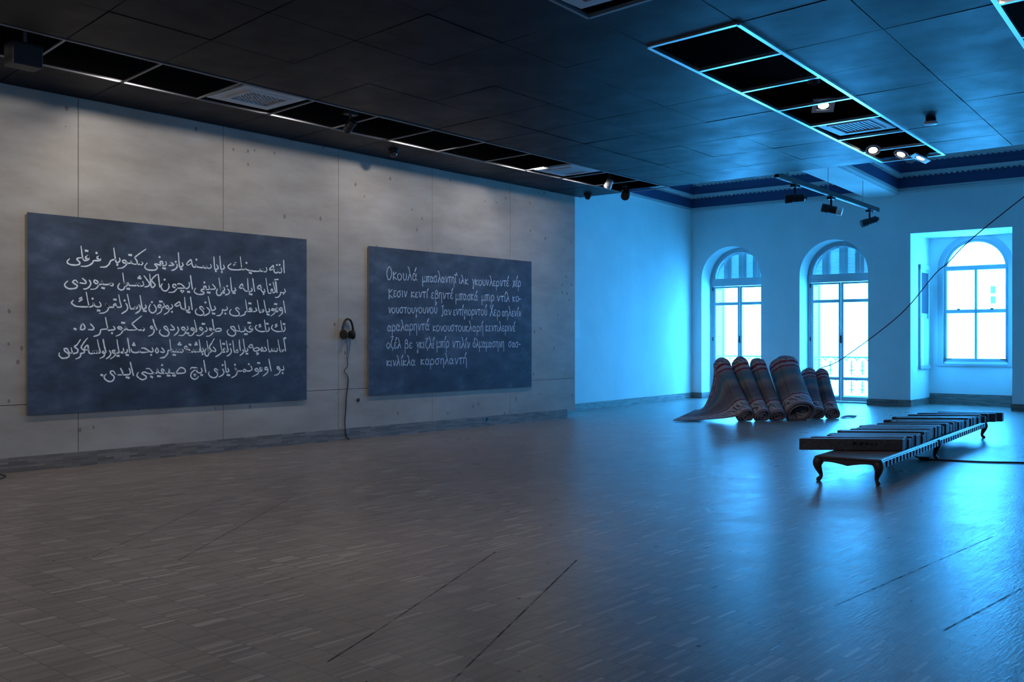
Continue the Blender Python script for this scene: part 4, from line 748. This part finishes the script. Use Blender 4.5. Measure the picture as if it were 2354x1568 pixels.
b.build('edge_flap', o6.data.materials[0], parent=o6, smooth=True, solid=.012)
cc = MB().tube(cr3([(3.40, 13.78, .93), (3.95, 13.46, 1.12), (5.02, 13.42, 1.915), (5.73, 13.09, 2.60), (5.98, 12.97, 2.775), (6.42, 12.70, 3.12), (7.30, 12.40, 3.72), (8.32, 11.2, 4.10), (9.0, 10.4, ceil_z(10.4) + .01)], 8), .0085, 6).build('cord', REDC, smooth=True)
tag(cc, 'thin dark red cord stretched from the last carpet roll up to the ceiling', 'cord')

# ---------------------------------------------------------------- long low table
TW, TL, TH = .64, 5.87, .262
TM = Matrix.Translation((7.6, 5.39, 0)) @ Matrix.Rotation(math.atan2(.0957, .9954), 4, 'Z')
tb = empty('low_table', M=TM); tag(tb, 'long low dark wooden table on curved legs carrying a row of slats', 'table')
b = MB(); b.box((-TW, 0, .236), (0, TL, TH)); b.box((-TW - .012, -.012, .243), (.006, TL + .012, .255)); b.build('table_top', WOODD, parent=tb, bevel=.004)
def apron_poly(L):
    top = [(0, .238), (L, .238)]; low = []
    for k in range(25):
        t = k / 24; e = min(t, 1 - t)
        z = .135 + .068 * min(1, e / .13) ** .6 - .030 * max(0, 1 - abs(t - .5) / .30) ** 1.5
        low.append((L * (1 - t), z))
    return top + low
for y in (0, TL - .02): b = MB(); b.prism([(x - TW, z) for x, z in apron_poly(TW)], y + .004, y + .022); b.build('apron', WOODD, parent=tb)
for x in (-TW, -.018):
    b = MB(); b.box((x, .02, .200), (x + .018, TL - .02, .238)); b.build('side_rail', WOODD, parent=tb)
b = MB(); b.box((.0, .03, .248), (.012, TL - .03, .256)); b.box((.0, .03, .228), (.010, TL - .03, .236)); b.build('edge_strip', CHROME, parent=tb)
for ix, x in enumerate((-TW + .03, -.03)):
    for iy, y in enumerate((.035, 2.66, TL - .035)):
        ox = -.7 if ix == 0 else .7; oy = (-.7, 0, .7)[iy]
        pr = [(0, .248, .040), (.012, .215, .054), (.026, .180, .050), (.020, .140, .038), (.000, .095, .027), (-.014, .060, .020), (-.008, .035, .019), (.014, .016, .025), (.018, .002, .020)]
        MB().tube(cr3([(x + ox * d, y + oy * d, z) for d, z, r in pr], 3), [pr[min(int(i / 3), 8)][2] * (1 - (i % 3) / 3) + pr[min(int(i / 3) + 1, 8)][2] * ((i % 3) / 3) for i in range(25)], 10).build('leg', WOODD, parent=tb, smooth=True)
n = 0; y = .09
while y < TL - .05:
    MB().box((-.004, y, .168), (.016, y + .075, .226)).build('hanging_peg', BLACKM, parent=tb); y += .143; n += 1
ORD = 'nearest,second,third,fourth,fifth,sixth,seventh,eighth,ninth,tenth,eleventh,twelfth,thirteenth,fourteenth,fifteenth,sixteenth,seventeenth,eighteenth,nineteenth,twentieth'.split(',')
def lerp_tab(tab, x):
    for (x0, y0), (x1, y1) in zip(tab, tab[1:]):
        if x <= x1: return y0 + (y1 - y0) * max(0, (x - x0) / (x1 - x0))
    return tab[-1][1]
LEFT = [(.95, -.95), (1.3, -.80), (1.6, -.92), (1.97, -.80), (2.3, -.90), (2.7, -.78), (3.25, -.77), (3.8, -.66), (4.3, -.88), (5.0, -.86), (5.35, -.80), (5.6, -.72), (5.85, -.50)]
SKEW = math.tan(R(31))
RIGHT = [(.95, -.02), (1.8, .0), (2.6, -.04), (3.3, -.02), (4.4, .01), (5.2, .04), (5.5, .10), (5.85, .30)]
NS = 35
for k in range(NS):
    rr = random.Random(100 + k)
    s = .96 + k * .1415
    xl = lerp_tab(LEFT, s) + rr.uniform(-.07, .05); xr = lerp_tab(RIGHT, s) + rr.uniform(-.02, .012)
    if k == 0: xl, xr = -.95, -.012
    h = .112 + rr.uniform(-.016, .02) + (.012 if 12 <= k <= 17 else 0); t = .122 + rr.uniform(-.006, .010)
    sb = MB(); c4 = [(xr, 0), (xr, t), (xl, t + xl * SKEW), (xl, xl * SKEW)]
    sb.poly([(x, y, 0) for x, y in c4] + [(x, y, h) for x, y in c4], [(0, 1, 2, 3), (7, 6, 5, 4), (0, 4, 5, 1), (1, 5, 6, 2), (2, 6, 7, 3), (3, 7, 4, 0)])
    sl = sb.build('wooden_slat', SLATM, M=TM @ Matrix.Translation((0, s, TH + .001)), bevel=.006)
    e = MB()
    for q in (.22, .70): e.box((xr - .001, t * q - .022, .008), (xr + .004, t * q + .018, h - .010))
    e.build('end_strip', CAPM, parent=sl)
    if k < 18: lab = '%s dark slat from the near end of the low table' % ORD[k]
    else: lab = '%s dark slat from the far end of the low table' % (ORD[NS - 1 - k] if k < NS - 1 else 'farthest')
    if k == 0: lab = 'nearest dark slat on the low table, its long side facing the room'
    if k == NS - 1: lab = 'farthest dark slat on the low table, jutting out to the right'
    tag(sl, lab, 'slat', 'dark slats lying across the low table')
    if k == 0:
        for q, (x, w) in enumerate(((-.46, .035), (-.40, .035), (-.345, .028), (-.30, .022), (-.255, .018))):
            MB().bar((x, x * SKEW - .001, .075 - .002 * q), (x + w, (x + w) * SKEW - .001, .075 - .002 * q), .004, .034 - .005 * q).build('ghost_mark', BLACKM, parent=sl)  # dark marks standing in for motion ghosts, not cuts in the slat
cb = empty('power_cable', (0, 0, 0)); tag(cb, 'black power cable running across the floor from under the low table', 'cable')
MB().tube(cr3([(6.93, 8.20, .19), (7.0, 8.1, .12), (7.08, 8.0, .03), (7.22, 7.9, .012), (7.40, 7.93, .010), (7.86, 8.05, .010), (8.25, 8.28, .010), (9.2, 8.7, .010), (10.8, 9.1, .010), (12.6, 9.3, .010)]), .010, 7).build('lead', BLACKP, parent=cb, smooth=True)
b = MB(); b.box((7.17, 7.86, .0), (7.30, 7.93, .035)); b.build('adapter', BLACKP, parent=cb, bevel=.006)

# ---------------------------------------------------------------- ceiling fittings
def vent(x0, x1, y0, y1, gx0, gx1, gy0, gy1, lattice, label):
    z = ceil_z((y0 + y1) / 2) - .010
    r = empty('ceiling_vent', ((x0 + x1) / 2, (y0 + y1) / 2, z)); tag(r, label, 'vent')
    cx, cy = (x0 + x1) / 2, (y0 + y1) / 2
    b = MB()
    for a, c, e, g in ((x0, gx0, y0, y1), (gx1, x1, y0, y1), (gx0, gx1, y0, gy0), (gx0, gx1, gy1, y1)): b.box((a - cx, e - cy, 0), (c - cx, g - cy, .025))
    for a, c, e, g in ((gx0 - .03, gx0, gy0 - .03, gy1 + .03), (gx1, gx1 + .03, gy0 - .03, gy1 + .03), (gx0, gx1, gy0 - .03, gy0), (gx0, gx1, gy1, gy1 + .03)): b.box((a - cx, e - cy, -.012), (c - cx, g - cy, 0))
    b.build('vent_plate', VENTW, parent=r)
    MB().box((gx0 - cx, gy0 - cy, .05), (gx1 - cx, gy1 - cy, .06)).build('duct', VOID, parent=r)
    b = MB()
    if lattice:
        nx = 8
        for k in range(nx + 1):
            x = gx0 + (gx1 - gx0) * k / nx - cx; b.box((x - .009, gy0 - cy, 0), (x + .009, gy1 - cy, .012))
        for k in range(nx + 1):
            y = gy0 + (gy1 - gy0) * k / nx - cy; b.box((gx0 - cx, y - .009, .0), (gx1 - cx, y + .009, .012))
    else:
        nx = 10
        for k in range(nx + 1):
            x = gx0 + (gx1 - gx0) * k / nx - cx; b.box((x - .012, gy0 - cy, 0), (x + .012, gy1 - cy, .012))
    b.build('grille', VENTW, parent=r)
vent(1.22, 2.0, 1.78, 2.60, 1.40, 1.84, 1.96, 2.46, True, 'white lattice ceiling vent in the left strip, nearest the camera')
vent(1.20, 1.97, 7.72, 8.48, 1.36, 1.82, 7.88, 8.36, False, 'small slotted white vent near the far end of the left ceiling strip')
vent(5.98, 6.72, 7.56, 8.38, 6.12, 6.60, 7.70, 8.24, False, 'blue-lit slotted ceiling vent in the right strip between the lit spotlights')
vent(6.25, 6.98, 1.55, 2.22, 6.40, 6.85, 1.70, 2.08, False, 'white ceiling vent cut by the top edge of the photo')

def lit_spot(x, y, drop, aim, square, label, power):
    z = ceil_z(y) - drop
    d = (Vector(aim) - Vector((x, y, z))).normalized()
    qt = d.to_track_quat('-Z', 'Y').to_matrix().to_4x4()
    r = empty('spotlight', (x, y, z)); tag(r, label, 'spotlight', 'lit spotlights in the right ceiling strip')
    b = MB(); b.lathe([(.05, .16), (.075, .13), (.085, .02), (.085, .0)], 20, qt); b.build('housing', BLACKM, parent=r, smooth=True)
    b = MB()
    if square:
        for s in (-1, 1): b.box((-.125, s * .10 - .025, -.005), (.125, s * .10 + .025, .012), qt); b.box((s * .10 - .025, -.075, -.005), (s * .10 + .025, .075, .012), qt)
    else: b.lathe([(.085, .012), (.105, .010), (.105, -.006), (.085, -.006), (.085, .012)], 24, qt, caps=False)
    b.build('bezel', WHITEM, parent=r)
    MB().lathe([(.001, -.004), (.05, -.002), (.084, .004), (.084, .008), (.001, .008)], 24, qt).build('lamp', LAMPW, parent=r)
    MB().tube([(0, 0, .10), (0, .02, .22), (0, .02, 4.998 - z)], .014).build('stem', BLACKM, parent=r)
    L = add_light('spot_beam', 'SPOT', Vector((x, y, z)) + d * .03, aim, power, WARM, size=.08, spot=R(55), blend=.6)
    return r
lit_spot(6.47, 6.68, .005, (7.3, 5.2, .3), True, 'square-fronted lit spotlight in the right ceiling strip, nearest the camera', 30)
lit_spot(5.97, 9.59, .01, (6.9, 7.0, .3), False, 'round lit spotlight in the right ceiling strip, just beyond the vent', 30)
lit_spot(6.12, 10.30, -.02, (5.2, 8.0, 0), False, 'lit spotlight at the far end of the right strip, left one of the pair', 18)
lit_spot(6.36, 10.42, .05, (4.6, 9.2, 0), True, 'lit spotlight at the far end of the right strip, right one of the pair', 18)

def dark_spot(x, y, z, aim, body, label, L=.22, rad=.055, arm=.14, hang=0):
    d = Vector(aim).normalized()
    qt = d.to_track_quat('-Z', 'Y').to_matrix().to_4x4()
    r = empty('spotlight', (x, y, z)); tag(r, label, 'spotlight')
    MB().box((-.05, -.09, arm), (.05, .09, arm + .05)).build('adapter', BLACKM, parent=r, bevel=.005)
    if hang: MB().tube([(0, 0, arm + .05), (0, 0, hang - z)], .015, 8).build('hanging_rod', BLACKM, parent=r)
    b = MB(); b.tube([(0, 0, arm), (0, 0, .02)], .020, 10); b.box((-.03, -.03, -.02), (.03, .03, .03)); b.build('stem', BLACKM, parent=r)
    b = MB(); b.lathe([(rad * .55, L * .5), (rad, L * .42), (rad, -L * .1), (rad * 1.12, -L * .12), (rad * 1.12, -L * .5), (rad * .8, -L * .49)], 18, Matrix.Translation((0, 0, -.03)) @ qt); h = b.build('head', body, parent=r, smooth=True)
    if body is BLACKM: MB().lathe([(rad * .5, L * .5), (rad * .5, L * .56), (.01, L * .57)], 12, Matrix.Translation((0, 0, -.03)) @ qt).build('end_cap', BLACKM, parent=h)
    return r
dark_spot(1.52, 3.65, ceil_z(3.65) - .02, (-1, .1, -.55), BLACKM, 'black unlit spotlight in the left ceiling strip above the plywood wall centre', .2, .05, .10, hang=5.0)
dark_spot(1.56, 9.29, ceil_z(9.3) - .03, (-.6, .2, -.8), WHITEM, 'small white spotlight near the far end of the left ceiling strip', .15, .06, .16, hang=5.0)
dark_spot(1.14, 10.42, ceil_z(10.4) - .03, (.4, -.8, -.5), BLACKM, 'black spotlight at the far end of the left strip, against the blue wall', .24, .07, .10, hang=5.0)
dark_spot(6.83, 5.57, ceil_z(5.6) + .10, (-.2, .5, -.8), BLACKM, 'dark unlit spotlight inside the right ceiling strip beside its lit neighbour', .2, .06, .12, hang=5.0)
pj = empty('projector', (1.50, -.36, ceil_z(-.3))); tag(pj, 'dark projector hanging from the ceiling strip at the far left', 'projector')
b = MB(); b.box((-.11, -.15, -.20), (.11, .13, .02)); b.build('body', BLACKP, parent=pj, bevel=.012)
MB().lathe([(.035, 0), (.035, .04), (.03, .045), (.001, .04)], 16, Matrix.Translation((-.11, -.04, -.09)) @ Matrix.Rotation(R(-90), 4, 'Y')).build('lens', BLACKM, parent=pj)
MB().tube([(0, 0, .02), (0, 0, 4.998 - ceil_z(-.3))], .022).build('bracket', BLACKM, parent=pj)

DOME = material('smoked_dome', (.01, .01, .012), .06)
for x, y, lab in ((.62, 5.2, 'dome camera under the ceiling above the gap between the chalkboards'), (.40, 10.26, 'dome camera under the ceiling at the far end of the plywood wall')):
    r = empty('dome_camera', (x, y, ceil_z(y) - .006)); tag(r, lab, 'camera', 'dome cameras under the black ceiling')
    MB().lathe([(.001, 0), (.075, 0), (.075, -.03), (.064, -.035), (.001, -.035)], 28).build('base', BLACKP, parent=r, smooth=True)
    MB().lathe([(.062, -.033)] + [(.062 * math.cos(a), -.045 - .062 * math.sin(a)) for a in [math.pi / 2 * k / 8 for k in range(9)]], 28).build('dome', DOME, parent=r, smooth=True)
r = empty('smoke_detector', (7.23, 8.13, ceil_z(8.13) - .006)); tag(r, 'round white smoke detector on the black ceiling right of the lit strip', 'smoke detector')
MB().lathe([(.001, 0), (.06, 0), (.06, -.045), (.001, -.045)], 28).build('base', BLACKP, parent=r)
MB().lathe([(.001, -.045), (.082, -.045), (.085, -.055), (.075, -.075), (.03, -.082), (.001, -.082)], 28).build('cover', WHITEM, parent=r, smooth=True)

# lighting track hung below the beam
tA, tB = Vector((3.98, 10.65, 4.20)), Vector((3.65, 16.08, 4.20))
tr = empty('light_track', tA); tag(tr, 'long black lighting track hanging below the plaster beam', 'light track')
D = tB - tA
MB().bar((0, 0, 0), D, .075, .085).build('rail', BLACKM, parent=tr)
MB().bar(D * .03 + Vector((0, 0, -.046)), D * .97 + Vector((0, 0, -.046)), .030, .010).build('contact_strip', material('steel_strip', (.4, .42, .45), .4, .6), parent=tr)
for t in (.09, .45, .82):
    q = D * t; MB().tube([q + Vector((0, 0, .03)), q + Vector((0, 0, .492))], .006 if t > .2 else .016, 6).build('suspension_rod', IRON, parent=tr)
for t, aim, body, lab in ((.15, (-.9, -.5, -.05), BLACKM, 'first spotlight on the hanging track, nearest the black ceiling'), (.48, (-.9, -.3, .25), BLACKM, 'middle spotlight on the hanging track, with a white end'), (.90, (-.75, -.55, -.30), BLACKM, 'last spotlight on the hanging track, nearest the window wall')):
    q = tA + D * t
    sp = dark_spot(q.x, q.y, q.z - .262, aim, body, lab, .34, .072, .155)
    sp['group'] = 'spotlights on the hanging track'
    if 'middle' in lab:
        qt = Vector(aim).normalized().to_track_quat('-Z', 'Y').to_matrix().to_4x4()
        w = MB().lathe([(.06, .10), (.080, .105), (.080, .20), (.05, .21)], 18, Matrix.Translation((0, 0, -.03)) @ qt).build('rear_cover', WHITEM, parent=sp, smooth=True); w['label'] = 'white rear cover'

# ---------------------------------------------------------------- worn dark streaks on the parquet
SM = material('worn_streak', (.045, .038, .035), .6); n = N(SM)
tp = n.add('ShaderNodeBsdfTransparent'); mx = n.add('ShaderNodeMixShader')
nz = n.noise(n.coords(scale=(1, 1, 1)), 6, 4)
n.link(n.ramp(nz, [(.35, (.1, .1, .1)), (.6, (.75, .75, .75))]), mx.inputs[0]); n.link(tp.outputs[0], mx.inputs[1]); n.link(n.p.outputs[0], mx.inputs[2]); n.link(mx.outputs[0], SM.node_tree.nodes['Material Output'].inputs[0])
for (x0, y0), (x1, y1), w in (((7.67, -1.59), (7.42, -.98), .03), ((7.40, -.94), (6.72, .61), .026), ((8.27, -1.4), (7.29, .78), .03), ((4.78, -1.28), (3.33, .64), .018), ((5.31, -.96), (3.76, 1.08), .018), ((9.030, 0.800), (9.161, 3.425), .03), ((9.626, 0.735), (9.709, 1.892), .035), ((2.07, 10.28), (2.0, 10.6), .012)):
    b = MB(); d = Vector((x1 - x0, y1 - y0)).normalized(); nn = Vector((-d.y, d.x)) * w / 2
    b.poly([(x0 + nn.x * .4, y0 + nn.y * .4, .0006), (x0 - nn.x * .4, y0 - nn.y * .4, .0006), (x1 - nn.x * .4, y1 - nn.y * .4, .0006), (x1 + nn.x * .4, y1 + nn.y * .4, .0006)], [(0, 1, 2, 3)])
    b.build('scuff_mark', SM, parent=floor)
